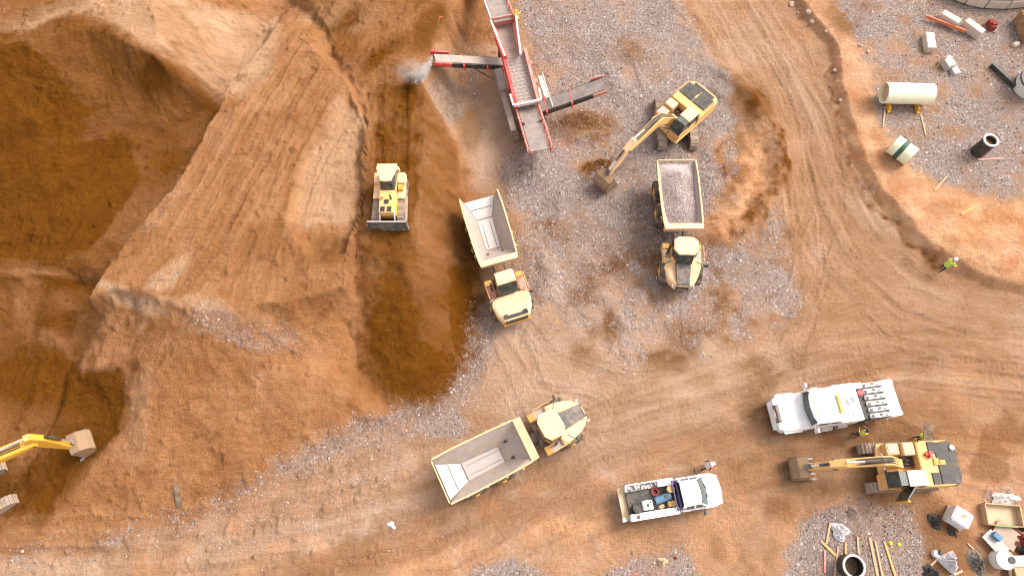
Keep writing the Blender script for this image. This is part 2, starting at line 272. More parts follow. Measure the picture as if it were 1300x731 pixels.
west = sandm * (1 - damp); damp = np.clip(damp + west * (np.clip(.55 * ptc + .35 * pt3 - .12, 0, .32) + np.clip(.5 * ptb, 0, .15)), 0, 1)
# ---- the ground sheet
nx, ny = len(GX), len(GY)
me = bpy.data.meshes.new("ground")
vv = np.empty((nx * ny, 3), np.float32); vv[:, 0] = X.ravel(); vv[:, 1] = Y.ravel(); vv[:, 2] = h.ravel()
idx = np.arange(nx * ny).reshape(ny, nx)
q = np.stack([idx[:-1, :-1], idx[:-1, 1:], idx[1:, 1:], idx[1:, :-1]], -1).reshape(-1, 4)
me.vertices.add(len(vv)); me.vertices.foreach_set("co", vv.ravel())
me.loops.add(q.size); me.loops.foreach_set("vertex_index", q.ravel().astype(np.int32))
me.polygons.add(len(q)); me.polygons.foreach_set("loop_start", np.arange(0, q.size, 4, dtype=np.int32))
me.polygons.foreach_set("loop_total", np.full(len(q), 4, np.int32))
me.polygons.foreach_set("use_smooth", np.ones(len(q), bool))
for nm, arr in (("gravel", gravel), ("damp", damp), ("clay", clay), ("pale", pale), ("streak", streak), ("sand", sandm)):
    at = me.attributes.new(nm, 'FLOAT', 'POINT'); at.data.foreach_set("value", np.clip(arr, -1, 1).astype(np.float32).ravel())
me.update(calc_edges=True)

# ------------------------------------------------------------------ materials
class NT:
    def __init__(s, name):
        s.m = bpy.data.materials.new(name); s.m.use_nodes = True; s.t = s.m.node_tree; s.b = s.t.nodes["Principled BSDF"]
    def n(s, typ, **kw):
        nd = s.t.nodes.new(typ)
        for k, v in kw.items(): setattr(nd, k, v)
        return nd
    def put(s, sock, v):
        if isinstance(v, bpy.types.NodeSocket): s.t.links.new(v, sock)
        elif isinstance(v, (tuple, list)): sock.default_value = tuple(v) + ((1,) if len(v) == 3 and sock.type == 'RGBA' else ())
        else: sock.default_value = v
    def math(s, op, a, b=0.0, c=None):
        nd = s.n("ShaderNodeMath", operation=op); s.put(nd.inputs[0], a); s.put(nd.inputs[1], b)
        if c is not None: s.put(nd.inputs[2], c)
        return nd.outputs[0]
    def mix(s, f, a, b, mode='MIX'):
        nd = s.n("ShaderNodeMix", data_type='RGBA', blend_type=mode); s.put(nd.inputs[0], f); s.put(nd.inputs[6], a); s.put(nd.inputs[7], b); return nd.outputs[2]
    def noise(s, vec, sc, det=4, rough=.55, out=0):
        nd = s.n("ShaderNodeTexNoise"); s.put(nd.inputs['Vector'], vec); nd.inputs['Scale'].default_value = sc; nd.inputs['Detail'].default_value = det; nd.inputs['Roughness'].default_value = rough
        return nd.outputs[out]
    def ramp(s, f, stops):
        nd = s.n("ShaderNodeValToRGB"); s.put(nd.inputs[0], f); e = nd.color_ramp.elements
        while len(e) < len(stops): e.new(.5)
        for k, (p, c) in enumerate(stops): e[k].position = p; e[k].color = tuple(c) + (1,) if len(c) == 3 else c
        return nd.outputs[0]
    def mr(s, v, a, b, c=0., d=1.):
        nd = s.n("ShaderNodeMapRange"); s.put(nd.inputs[0], v)
        for k, x in zip((1, 2, 3, 4), (a, b, c, d)): nd.inputs[k].default_value = x
        return nd.outputs[0]
    def attr(s, nm): return s.n("ShaderNodeAttribute", attribute_name=nm).outputs['Fac']

def ground_material():
    g = NT("soil"); pos = g.n("ShaderNodeNewGeometry").outputs['Position']
    gr, da, cl, pa, st, tk = [g.attr(k) for k in ("gravel", "damp", "clay", "pale", "streak", "sand")]
    n0 = g.noise(pos, .12, 5); n1 = g.noise(pos, .7, 6, .6); n2 = g.noise(pos, 3.2, 6, .65); n3 = g.noise(pos, 14, 4, .7); n4 = g.noise(pos, 45, 2, .6)
    base = g.mix(g.mr(n0, .35, .65), (.39, .195, .082), (.46, .255, .125))
    base = g.mix(g.mr(n1, .38, .66), base, (.34, .158, .062))
    base = g.mix(g.math('MULTIPLY', pa, g.mr(n1, .2, .6, .55, 1)), base, (.60, .39, .235))
    base = g.mix(g.math('MULTIPLY', cl, g.mr(n2, .2, .7, .6, 1)), base, g.mix(g.mr(n1, .35, .65), (.55, .20, .055), (.82, .43, .19)))
    base = g.mix(g.mr(st, .05, .5, 0, .34), base, (.58, .36, .19))
    base = g.mix(g.mr(st, -.05, -.5, 0, .34), base, (.25, .115, .043))
    n6 = g.noise(pos, .33, 5, .6); base = g.mix(g.mr(n6, .52, .75, 0, .5), base, (.60, .36, .215)); base = g.mix(g.mr(n6, .46, .28, 0, .30), base, (.27, .118, .042))
    base = g.mix(g.mr(n2, .32, .72, .35, 0), base, g.mix(.55, base, (.16, .07, .022)))
    base = g.mix(g.mr(n3, .5, .78, 0, .42), base, (.64, .43, .28))
    base = g.mix(g.mr(n3, .48, .24, 0, .42), base, (.13, .058, .022)); base = g.mix(g.mr(n4, .55, .75, 0, .4), base, (.66, .46, .33)); base = g.mix(g.mr(n4, .45, .28, 0, .4), base, (.15, .07, .03))
    base = g.mix(tk, g.mix(1.0, base, (1.0, 1.05, 1.24), 'MULTIPLY'), g.mix(1.0, base, g.mix(pa, (.94, .81, .71), (1.0, .96, .95)), 'MULTIPLY'))
    wet_shade = g.mix(g.mr(n1, .3, .7), (.108, .032, .0015), (.175, .062, .006)); wet_shade = g.mix(g.mr(n3, .5, .8, 0, .20), wet_shade, (.34, .15, .03)); wet_shade = g.mix(g.mr(n2, .3, .6, .4, 0), wet_shade, (.075, .028, .003))
    base = g.mix(g.mr(g.math('ADD', da, g.mr(n2, .3, .7, -.08, .08)), .06, .72, 0, .98), base, wet_shade)  # same dark tone colours damp soil and the painted bank shade
    n5 = g.noise(pos, 26, 3, .7)
    # stones: present where a cell's own random number is under the gravel mask
    def stones(scale, lo, seedmul):
        vo = g.n("ShaderNodeTexVoronoi", feature='F1'); g.put(vo.inputs['Vector'], g.mix(.06, pos, g.noise(pos, scale * .9, 2, .5, 1), 'LINEAR_LIGHT')); vo.inputs['Scale'].default_value = scale
        sp = g.n("ShaderNodeSeparateColor"); g.put(sp.inputs[0], vo.outputs['Color'])
        amt = g.math('MULTIPLY', g.math('ADD', gr, g.mr(n2, .3, .7, -.26, .20)), g.mr(gr, .03, .16))
        pres = g.mr(g.math('SUBTRACT', g.math('MULTIPLY', amt, lo), sp.outputs[0]), .0, .05)
        rim = g.mr(vo.outputs['Distance'], .62, .40)
        col = g.ramp(sp.outputs[1], [(0, (.14, .098, .088)), (.3, (.27, .198, .178)), (.62, (.41, .318, .285)), (.85, (.58, .48, .435)), (1, (.80, .72, .67))])
        return g.math('MULTIPLY', pres, rim), col, vo.outputs['Distance']
    p1, c1, d1 = stones(16, 1.0, 1); p2, c2, d2 = stones(8.5, .45, 2); p3, c3, d3 = stones(5.2, .10, 3)
    fine = g.mix(g.mr(n3, .3, .7), (.25, .175, .145), (.50, .378, .315))
    base = g.mix(g.mr(g.math('ADD', gr, g.mr(n2, .3, .7, -.2, .18)), .18, .85, 0, .88), base, fine)
    base = g.mix(g.math('MULTIPLY', p1, .9), base, c1); base = g.mix(g.math('MULTIPLY', p2, .92), base, c2); base = g.mix(p3, base, g.mix(.35, c3, (.72, .64, .58)))
    g.put(g.b.inputs['Base Color'], base)
    g.put(g.b.inputs['Roughness'], g.mr(da, 0, 1, .95, .82)); g.b.inputs['Specular IOR Level'].default_value = .03
    hgt = g.math('ADD', g.math('MULTIPLY', n2, .22), g.math('ADD', g.math('MULTIPLY', n3, .10), g.math('MULTIPLY', n5, .05)))
    hgt = g.math('ADD', hgt, g.math('ADD', g.math('MULTIPLY', p1, g.mr(d1, 0, .6, .06, 0)), g.math('MULTIPLY', p2, g.mr(d2, 0, .6, .12, 0))))
    bp = g.n("ShaderNodeBump"); bp.inputs['Strength'].default_value = 1.0; bp.inputs['Distance'].default_value = 1.25
    g.put(bp.inputs['Height'], hgt); g.put(g.b.inputs['Normal'], bp.outputs[0])
    return g.m
me.materials.append(ground_material())
ground = bpy.data.objects.new("ground", me); COL.objects.link(ground); ground['kind'] = 'structure'

DUST = (.50, .36, .24)
def mat(name, col, rough=.5, dirt=.3, metal=0., dust=DUST, sc=2.2, spec=.4):
    g = NT(name); tc = g.n("ShaderNodeTexCoord").outputs['Object']
    a = g.noise(tc, sc, 5, .65); b = g.noise(tc, sc * 7, 4, .6)
    f = g.math('MULTIPLY', g.mr(a, .38, .66), dirt); f2 = g.math('MULTIPLY', g.mr(b, .52, .75), dirt * .8)
    c = g.mix(f, col, dust); c = g.mix(f2, c, tuple(x * .45 for x in dust))
    g.put(g.b.inputs['Base Color'], c); g.b.inputs['Metallic'].default_value = metal; g.b.inputs['Specular IOR Level'].default_value = spec
    g.put(g.b.inputs['Roughness'], g.mr(a, .3, .7, rough, min(1, rough + .25)))
    bp = g.n("ShaderNodeBump"); bp.inputs['Strength'].default_value = .25; bp.inputs['Distance'].default_value = .02; g.put(bp.inputs['Height'], b); g.put(g.b.inputs['Normal'], bp.outputs[0])
    return g.m
M = dict(
    rim=mat("worn_rim_paint", (.62, .40, .20), .6, .6), yellow=mat("yellow_paint", (.80, .44, .125), .5, .5), cream=mat("faded_yellow_paint", (.90, .54, .28), .5, .55), gold=mat("bright_yellow_paint", (.66, .33, .02), .4, .18),
    orange=mat("orange_yellow_paint", (.60, .29, .03), .5, .35), mudsteel=mat("muddy_steel", (.24, .15, .09), .8, .6, dust=(.34, .2, .1)), black=mat("black_metal", (.025, .024, .026), .5, .28), dark=mat("dark_grey_metal", (.075, .068, .068), .6, .4),
    rubber=mat("rubber", (.05, .042, .037), .9, .55, spec=.2), glass=mat("tinted_glass", (.02, .04, .035), .12, .10, spec=.6), steel=mat("worn_steel", (.36, .32, .31), .5, .35, .1), bed=mat("dump_bed_steel", (.31, .25, .225), .6, .5),
    plate=mat("polished_floor_steel", (.60, .53, .50), .5, .25, .05), chrome=mat("chrome_rod", (.7, .7, .72), .2, .05, .8), track=mat("dusty_track_steel", (.29, .215, .165), .8, .55), white=mat("white_paint", (.80, .79, .80), .35, .34),
    white2=mat("dusty_white", (.70, .66, .62), .6, .3), red=mat("red_paint", (.58, .035, .03), .45, .25, dust=(.6, .35, .3)), pink=mat("dusty_red_paint", (.52, .16, .12), .6, .6, dust=(.6, .42, .34)), rail=mat("pale_rail", (.68, .55, .53), .6, .3),
    belt=mat("conveyor_belt", (.20, .165, .16), .85, .4), deck=mat("screen_mesh", (.27, .22, .20), .8, .5), pipe=mat("cream_pipe", (.80, .74, .50), .5, .12), green=mat("dark_green_paint", (.02, .075, .045), .5, .1), lgreen=mat("green_plastic", (.10, .36, .08), .5, .15),
    concrete=mat("concrete", (.56, .47, .38), .9, .3), gconc=mat("grey_concrete", (.42, .40, .38), .9, .3), wood=mat("weathered_timber", (.47, .30, .17), .85, .4), wood2=mat("orange_timber", (.55, .31, .10), .8, .25), dwood=mat("dark_timber", (.10, .055, .03), .85, .3),
    blue=mat("blue_paint", (.05, .15, .26), .4, .15), navy=mat("navy_cloth", (.035, .04, .07), .9, .1), hiviz=mat("lime_cloth", (.50, .75, .06), .8, .05), hivizy=mat("yellow_cloth", (.75, .68, .05), .8, .05), skin=mat("skin", (.42, .22, .14), .6, .05),
    hat=mat("white_plastic", (.84, .84, .82), .35, .03), redc=mat("dark_red_cloth", (.22, .03, .025), .9, .05), plastic=mat("black_plastic", (.018, .017, .018), .45, .15), rust=mat("rusty_steel", (.27, .115, .045), .85, .5), soilin=mat("orange_soil", (.42, .17, .03), .95, .3),
    tape=mat("orange_plastic", (.70, .16, .06), .5, .15), amber=mat("amber_plastic", (.80, .50, .06), .3, .05), tarp=mat("white_sheeting", (.62, .58, .60), .6, .3), stone=mat("pale_rock", (.36, .26, .20), .95, .4), lime=mat("beige_board", (.55, .40, .25), .9, .25), purple=mat("dark_blue_stripe", (.06, .045, .14), .4, .1))
def gravel_mat(name, attr=True):
    g = NT(name); f = g.attr("tone")
    col = g.ramp(f, [(0, (.14, .10, .09)), (.35, (.27, .20, .18)), (.65, (.39, .305, .27)), (.88, (.54, .445, .395)), (1, (.72, .65, .59))])
    g.put(g.b.inputs['Base Color'], col); g.b.inputs['Roughness'].default_value = .95; g.b.inputs['Specular IOR Level'].default_value = .15; return g.m
M['gravel'] = gravel_mat("loose_gravel")

# ------------------------------------------------------------------ mesh building
SPLIT = {"cab_pillar", "pillar", "hydraulic_cylinder", "hydraulic_rod", "hydraulic_hose", "bed_rib", "hoist_cylinder", "bucket_tooth", "tank_rib", "bearing", "side_frame", "conveyor_head", "cross_brace", "marker_light", "engine_cover", "frame_post",
         "hood_vent", "red_filter", "inspection_hatch", "screen_side", "tank_bracket", "wiper", "strap", "tank_fitting", "roof_seam"}
class MB:
    def __init__(s): s.v = []; s.f = []
    def add(s, verts, faces, T=None):
        k = len(s.v)
        s.v += [tuple(T @ Vector(p)) if T else tuple(p) for p in verts]; s.f += [tuple(i + k for i in f) for f in faces]; return s
    def box(s, c, sz, rz=0., ry=0., rx=0., top=1.0, topx=None):
        a, b, d = [q * .5 for q in sz]; tx = top if topx is None else topx
        vs = [(-a, -b, -d), (a, -b, -d), (a, b, -d), (-a, b, -d), (-a * tx, -b * top, d), (a * tx, -b * top, d), (a * tx, b * top, d), (-a * tx, b * top, d)]
        T = Matrix.Translation(c) @ Matrix.Rotation(rz, 4, 'Z') @ Matrix.Rotation(ry, 4, 'Y') @ Matrix.Rotation(rx, 4, 'X')
        return s.add(vs, [(3, 2, 1, 0), (4, 5, 6, 7), (0, 1, 5, 4), (1, 2, 6, 5), (2, 3, 7, 6), (3, 0, 4, 7)], T)
    def loft(s, rings, cap=True):
        n = len(rings[0]); vs = [p for r in rings for p in r]; fs = []
        for k in range(len(rings) - 1):
            for i in range(n): j = (i + 1) % n; fs.append((k * n + i, k * n + j, (k + 1) * n + j, (k + 1) * n + i))
        if cap: fs.append(tuple(range(n))[::-1]); fs.append(tuple((len(rings) - 1) * n + i for i in range(n)))
        return s.add(vs, fs)
    def prism(s, plan, z0, z1, inset=0.):
        f = z1 if callable(z1) else (lambda x, y: z1)
        cx = sum(p[0] for p in plan) / len(plan); cy = sum(p[1] for p in plan) / len(plan)
        def ins(p): d = math.hypot(p[0] - cx, p[1] - cy); q = max(0, 1 - inset / d) if d else 1; return (cx + (p[0] - cx) * q, cy + (p[1] - cy) * q)
        r0 = [(x, y, z0) for x, y in plan]; r1 = [(x, y, f(x, y) - inset * .8) for x, y in plan]; rings = [r0, r1]
        if inset: rings.append([ins(p) + (f(*p),) for p in plan])
        return s.loft(rings)
    def side(s, prof, y0, y1):
        """profile in x-z extruded along y"""
        return s.loft([[(x, y0, z) for x, z in prof], [(x, y1, z) for x, z in prof]])
    def cyl(s, p0, p1, r0, r1=None, n=14, cap=True):
        p0, p1 = Vector(p0), Vector(p1); r1 = r0 if r1 is None else r1; d = (p1 - p0).normalized()
        u = d.orthogonal().normalized(); v = d.cross(u); ring = lambda p, r: [tuple(p + r * (math.cos(t) * u + math.sin(t) * v)) for t in [2 * math.pi * i / n for i in range(n)]]
        return s.loft([ring(p0, r0), ring(p1, r1)], cap)
    def bar(s, p0, p1, wd, ht):
        p0, p1 = Vector(p0), Vector(p1); d = p1 - p0; L = d.length; d.normalize(); yv = Vector((0, 0, 1)).cross(d)
        yv = yv.normalized() if yv.length > 1e-4 else Vector((0, 1, 0)); zv = d.cross(yv); T = Matrix((d, yv, zv)).transposed().to_4x4(); T.translation = (p0 + p1) * .5
        a, b, c = L / 2, wd / 2, ht / 2; vs = [(-a, -b, -c), (a, -b, -c), (a, b, -c), (-a, b, -c), (-a, -b, c), (a, -b, c), (a, b, c), (-a, b, c)]
        return s.add(vs, [(3, 2, 1, 0), (4, 5, 6, 7), (0, 1, 5, 4), (1, 2, 6, 5), (2, 3, 7, 6), (3, 0, 4, 7)], T)
    def ring(s, c, ro, ri, z0, z1, n=24, axis=None):
        rs = []
        for r, z in ((ro, z0), (ro, z1), (ri, z1), (ri, z0)): rs.append([(c[0] + r * math.cos(2 * math.pi * i / n), c[1] + r * math.sin(2 * math.pi * i / n), z) for i in range(n)])
        rs.append(rs[0]); return s.loft(rs, False)
    def quad(s, a, b, c, d): return s.add([a, b, c, d], [(0, 1, 2, 3)])
    def islands(s):
        par = list(range(len(s.v)))
        def find(a):
            while par[a] != a: par[a] = par[par[a]]; a = par[a]
            return a
        for f in s.f:
            for i in f[1:]: par[find(i)] = find(f[0])
        g = {}
        for f in s.f: g.setdefault(find(f[0]), []).append(f)
        out = []
        for fs in g.values():
            ids = sorted({i for f in fs for i in f}); mp = {i: k for k, i in enumerate(ids)}; m = MB(); m.v = [s.v[i] for i in ids]; m.f = [tuple(mp[i] for i in f) for f in fs]; out.append(m)
        return out
    def build(s, name, mt, parent=None, bevel=0., smooth=False, T=None, loc=None):
        if name in SPLIT:
            isl = s.islands()
            if len(isl) > 1: return [m._build(name, mt, parent, bevel, smooth, T, loc) for m in isl][0]
        return s._build(name, mt, parent, bevel, smooth, T, loc)
    def _build(s, name, mt, parent=None, bevel=0., smooth=False, T=None, loc=None):
        me = bpy.data.meshes.new(name); vs = [tuple(T @ Vector(p)) for p in s.v] if T else s.v
        me.from_pydata(vs, [], s.f); bm = bmesh.new(); bm.from_mesh(me)
        bmesh.ops.recalc_face_normals(bm, faces=bm.faces)
        if bevel:
            es = [e for e in bm.edges if len(e.link_faces) == 2 and e.calc_face_angle(0) > .5]
            bmesh.ops.bevel(bm, geom=es, offset=bevel, segments=2, affect='EDGES', clamp_overlap=True)
        if smooth:
            for f in bm.faces: f.smooth = True
        bm.to_mesh(me); bm.free(); me.materials.append(M[mt] if isinstance(mt, str) else mt)
        if smooth and hasattr(me, 'set_sharp_from_angle'): me.set_sharp_from_angle(angle=.7)
        o = bpy.data.objects.new(name, me); COL.objects.link(o)
        if parent: o.parent = parent
        if loc is not None: o.location = loc
        return o
def tag(o, label, cat, group=None):
    o['label'] = label; o['category'] = cat
    if group: o['group'] = group
    return o
def thing(name, label, cat, loc, rz=0., group=None):
    o = bpy.data.objects.new(name, None); COL.objects.link(o); o.location = loc; o.rotation_euler = (0, 0, rz); o.empty_display_size = .3
    return tag(o, label, cat, group)
def inst(src, parent, loc, rz=0., name=None):
    """a copy of a part with its sub-parts"""
    c = src.copy(); COL.objects.link(c); c.parent = parent; c.location = loc; c.rotation_euler = (0, 0, rz)
    for ch in src.children: d = ch.copy(); COL.objects.link(d); d.parent = c
    return c
def tilt_to(o, rz):
    """set a machine on the slope below it: sample the ground fore, aft and to both sides"""
    x, y = o.location.x, o.location.y; c, s_ = math.cos(rz), math.sin(rz)
    zf, zb = gz(x + 2 * c, y + 2 * s_), gz(x - 2 * c, y - 2 * s_); zl, zr = gz(x - 1.2 * s_, y + 1.2 * c), gz(x + 1.2 * s_, y - 1.2 * c)
    o.location.z = (zf + zb + zl + zr) / 4 - .03
    o.rotation_euler = (math.atan2(zl - zr, 2.4), -math.atan2(zf - zb, 4.0), rz)

def wheel_part(parent, c, r, wd, lugs=22, rim='orange', side=1):
    t = MB(); n = 28; prof = [(-wd / 2, r * .55), (-wd / 2, r * .9), (-wd * .38, r * .97), (wd * .38, r * .97), (wd / 2, r * .9), (wd / 2, r * .55)]
    t.loft([[(rr * math.cos(2 * math.pi * i / n), y, rr * math.sin(2 * math.pi * i / n)) for i in range(n)] for y, rr in prof], False)
    for k in range(lugs):
        a = 2 * math.pi * k / lugs; sgn = 1 if k % 2 else -1
        t.box((r * .98 * math.cos(a), sgn * wd * .23, r * .98 * math.sin(a)), (r * .06, wd * .5, r * .1), ry=-a)
    o = t.build("wheel", 'rubber', parent, loc=c)
    m = MB(); m.cyl((0, side * wd * .28, 0), (0, side * wd * .44, 0), r * .56, n=20).cyl((0, side * wd * .44, 0), (0, side * wd * .6, 0), r * .24, r * .18, n=14).cyl((0, -side * wd * .3, 0), (0, -side * wd * .2, 0), r * .56, n=20)
    m.build("rim", rim, o, smooth=True); return o

# ------------------------------------------------------------------ articulated dump truck
def dump_truck(label, rear_px, nose_px, style, art=0.0, loaded=False):
    a = G(*rear_px, 2.75); b = G(*nose_px, 1.9); d = (b - a).xy; L = d.length; rz = math.atan2(d.y, d.x); k = L / 9.9
    print("truck", label, "len", round(L, 2), "deg", round(math.degrees(rz), 1))
    mid = a.xy + d * (5.0 / 9.9)
    t = thing("articulated_dump_truck", label, "dump truck", (mid.x, mid.y, 0), rz, "articulated dump trucks on the site"); tilt_to(t, rz); t.scale = (k, min(1.06, max(k, .95)), 1)
    st = [(-5.0, 1.40, 2.80, 1.18, 2.10), (-3.55, 1.44, 2.85, .60, 1.62), (-1.0, 1.40, 2.9, .52, 1.48), (.45, 1.34, 2.95, 1.08, 2.80)]
    rings = []
    for x, ry, rzz, fy, fz in st:
        rings.append([(x, -ry, rzz), (x, -fy, fz), (x, fy, fz), (x, ry, rzz), (x, ry + .07, rzz), (x - .02, fy + .22, fz - .16), (x - .02, -fy - .22, fz - .16), (x, -ry - .07, rzz)])
    bed = MB().loft(rings).build("dump_bed", 'bed', t)
    fl = MB(); e = .012
    for (x0, _, _, f0, z0), (x1, _, _, f1, z1), g_ in ((st[0], st[1], .03), (st[1], st[2], .04)):
        xa, xb = x0 + (x1 - x0) * .02, x1 - (x1 - x0) * .01
        fl.loft([[(xa, -f0 * .97, z0 + e), (xa, f0 * .97, z0 + e), (xa, f0 * .97, z0 + e + .02), (xa, -f0 * .97, z0 + e + .02)], [(xb, -f1 * .97, z1 + e), (xb, f1 * .97, z1 + e), (xb, f1 * .97, z1 + e + .02), (xb, -f1 * .97, z1 + e + .02)]])
        fl.build("floor_plate", 'plate' if g_ < .035 or style == 'square' else 'steel', bed); fl = MB()
    seams = MB()
    for x, hw, z in ((-4.3, .88, 1.90), (-3.5, .58, 1.65)): seams.box((x, 0, z), (.05, 1.9 * hw, .035))
    for y in (-.3, .3): seams.box((-2.3, y, 1.60), (2.4, .03, .02), ry=.03)
    seams.build("weld_seam", 'dark', bed)
    rim = MB()
    for s_ in (-1, 1):
        rim = MB()
        for (x0, y0, z0, _, _), (x1, y1, z1, _, _) in zip(st[:-1], st[1:]): rim.bar((x0, s_ * (y0 + .04), z0 + .03), (x1, s_ * (y1 + .04), z1 + .03), .11, .12)
        rim.build("bed_rim", 'rim', bed)
    if style == 'round': MB().bar((-5.05, -1.36, 2.80), (-5.05, 1.36, 2.80), .08, .12).build("tail_rim", 'rim', bed)
    hb = MB(); hb.loft([[(.44, -1.42, 2.93), (.44, 1.42, 2.93), (.44, 1.42, 3.0), (.44, -1.42, 3.0)], [(.95, -1.36, 3.08), (.95, 1.36, 3.08), (.95, 1.36, 3.15), (.95, -1.36, 3.15)]])
    hb.loft([[(.5, -1.3, 2.1), (.5, 1.3, 2.1), (.62, 1.3, 2.1), (.62, -1.3, 2.1)], [(.5, -1.4, 2.95), (.5, 1.4, 2.95), (.62, 1.4, 2.95), (.62, -1.4, 2.95)]]); hb.build("headboard", 'cream', bed)
    rb = MB()
    for x in (-3.9, -2.6, -1.3, -.2):
        for s_ in (-1, 1): rb.bar((x, s_ * .85, 1.55), (x, s_ * 1.52, 2.8), .14, .10)
    rb.build("bed_rib", 'yellow', bed)
    ch = MB(); ch.box((-1.6, .42, 1.08), (6.0, .16, .36)).box((-1.6, -.42, 1.08), (6.0, .16, .36)).box((-3.4, 0, .95), (.3, 2.0, .3)).box((-1.55, 0, .95), (.3, 2.0, .3)).box((1.1, 0, 1.05), (.5, .8, .5)); ch.build("rear_chassis", 'dark', t)
    hs_ = MB(); hs_.cyl((-1.0, .55, 1.1), (-.3, .55, 2.1), .10).cyl((-1.0, -.55, 1.1), (-.3, -.55, 2.1), .10); hs_.build("hoist_cylinder", 'black', t)
    w0 = wheel_part(t, (-3.4, 1.22, .9), .9, .62, side=1); w1 = wheel_part(t, (-3.4, -1.22, .9), .9, .62, side=-1)
    inst(w0, t, (-1.55, 1.22, .9)); inst(w1, t, (-1.55, -1.22, .9))
    A = Matrix.Translation((1.35, 0, 0)) @ Matrix.Rotation(art, 4, 'Z') @ Matrix.Translation((-1.35, 0, 0))
    MB().cyl((1.35, 0, .75), (1.35, 0, 1.75), .34).box((1.7, 0, 1.3), (.6, 1.5, .5)).cyl((1.2, .5, 1.2), (1.9, .42, 1.4), .07).cyl((1.2, -.5, 1.2), (1.9, -.42, 1.4), .07).box((1.62, .0, 1.75), (.35, 1.3, .35)).build("hitch", 'dark', t, T=A, bevel=.03)
    MB().box((3.3, 0, 1.0), (2.8, 1.1, .5)).box((3.4, 0, .9), (.3, 2.0, .3)).build("front_chassis", 'dark', t, T=A)
    for s_ in (-1, 1): inst(w0 if s_ > 0 else w1, t, A @ Vector((3.35, s_ * 1.2, .9)), art)
    if style == 'round':
        plan = [(2.7, -1.38), (3.4, -1.32), (4.0, -1.16), (4.5, -.92), (4.82, -.62), (4.95, -.25), (4.95, .25), (4.82, .62), (4.5, .92), (4.0, 1.16), (3.4, 1.32), (2.7, 1.38)]
        hood = MB().prism(plan, 1.15, lambda x, y: 2.25 - .16 * max(0, x - 3) - .22 * (abs(y) > .9), .14).build("hood", 'cream', t, T=A, bevel=.05)
        MB().prism([(3.15, -.56), (4.86, -.44), (4.86, .44), (3.15, .56)], 1.5, lambda x, y: 2.30 - .155 * max(0, x - 3), .04).build("engine_cover", 'dark', hood, T=A)
        MB().box((4.92, 0, 1.55), (.08, .9, .5)).build("grille", 'black', hood, T=A)
    else:
        plan = [(3.05, -1.40), (3.7, -1.42), (4.25, -1.30), (4.9, -1.0), (4.98, -.6), (4.98, .6), (4.9, 1.0), (4.25, 1.30), (3.7, 1.42), (3.05, 1.40)]
        hood = MB().prism(plan, 1.1, lambda x, y: 2.2 - .14 * max(0, x - 3) - .1 * (abs(y) > 1.2), .12).build("hood", 'cream', t, T=A, bevel=.05)
        MB().box((4.72, 0, 2.0), (.22, 1.75, .06)).box((4.9, 0, 1.6), (.28, 1.6, .5)).box((4.66, .72, 2.01), (.34, .3, .05)).box((4.66, -.72, 2.01), (.34, .3, .05)).build("grille", 'plastic', hood, T=A)
        MB().box((5.02, 0, 1.3), (.12, 2.0, .3)).build("bumper", 'orange', hood, T=A)
    for s_ in (-1, 1):
        MB().cyl((4.72, s_ * .72, 1.72), (4.95, s_ * .74, 1.68), .1, n=10).build("headlight", 'steel', hood, T=A)
        fd = MB(); fd.prism([(1.75, s_ * .88), (3.1, s_ * .88), (3.1, s_ * 1.40), (1.75, s_ * 1.44)], 1.62, 1.72).box((1.72, s_ * 1.14, 1.5), (.3, .56, .5))
        fender = fd.build("fender", 'yellow', t, T=A, bevel=.03)
        MB().box((1.72, s_ * 1.15, 1.82), (.42, .52, .14)).build("tool_box", 'orange', fender, T=A, bevel=.02)
        MB().box((2.45, s_ * 1.15, 1.745), (1.05, .42, .03)).build("walkway_plate", 'pink' if style == 'square' else 'steel', fender, T=A)
        r_ = MB()
        for x0, x1 in ((1.9, 2.5), (2.5, 3.1)): r_.cyl((x0, s_ * 1.42, 1.7), (x0, s_ * 1.42, 2.5), .025, n=6).cyl((x0, s_ * 1.42, 2.5), (x1, s_ * 1.42, 2.5), .025, n=6)
        r_.cyl((3.1, s_ * 1.42, 1.7), (3.1, s_ * 1.42, 2.5), .025, n=6).build("handrail", 'yellow', fender, T=A)
        mir = MB(); mir.cyl((3.15, s_ * .9, 2.3), (3.55, s_ * 1.5, 2.55), .03, n=6).box((3.55, s_ * 1.5, 2.55), (.08, .28, .45)); mir.build("mirror", 'black', t, T=A)
    if style == 'round':
        roof = [(1.72, -.5), (2.0, -.86), (2.75, -.88), (3.15, -.55), (3.15, .55), (2.75, .88), (2.0, .86), (1.72, .5)]
    else:
        roof = [(1.75, -.66), (1.75, .66), (2.72, .70), (2.72, -.70)]
    sh = lambda q, s_: [(2.45 + (x - 2.45) * s_, y * s_) for x, y in q]
    cab = MB().prism(sh(roof, .95), 1.6, 2.35).build("cab", 'yellow', t, T=A)
    gl = MB(); a_, b_ = sh(roof, .93), sh(roof, .88)
    fw = (lambda x: x + .42 if x > 2.6 else x) if style == 'square' else (lambda x: x + .22 if x > 2.8 else x)
    gl.loft([[(fw(x), y, 2.35) for x, y in a_], [(x, y, 3.28) for x, y in b_]]); gl.build("cab_window", 'glass', cab, T=A)
    po = MB()
    for (x, y), (x2, y2) in zip(sh(roof, .95), sh(roof, .92)): po.cyl((fw(x), y, 2.35), (x2, y2, 3.3), .05, n=6)
    po.build("cab_pillar", 'black', cab, T=A)
    MB().prism(roof, 3.28, 3.42, .06).build("cab_roof", 'cream', cab, T=A, bevel=.03)
    MB().cyl((2.3, -1.05, 1.7), (2.3, -1.05, 3.1), .08).build("exhaust_pipe", 'black', t, T=A)
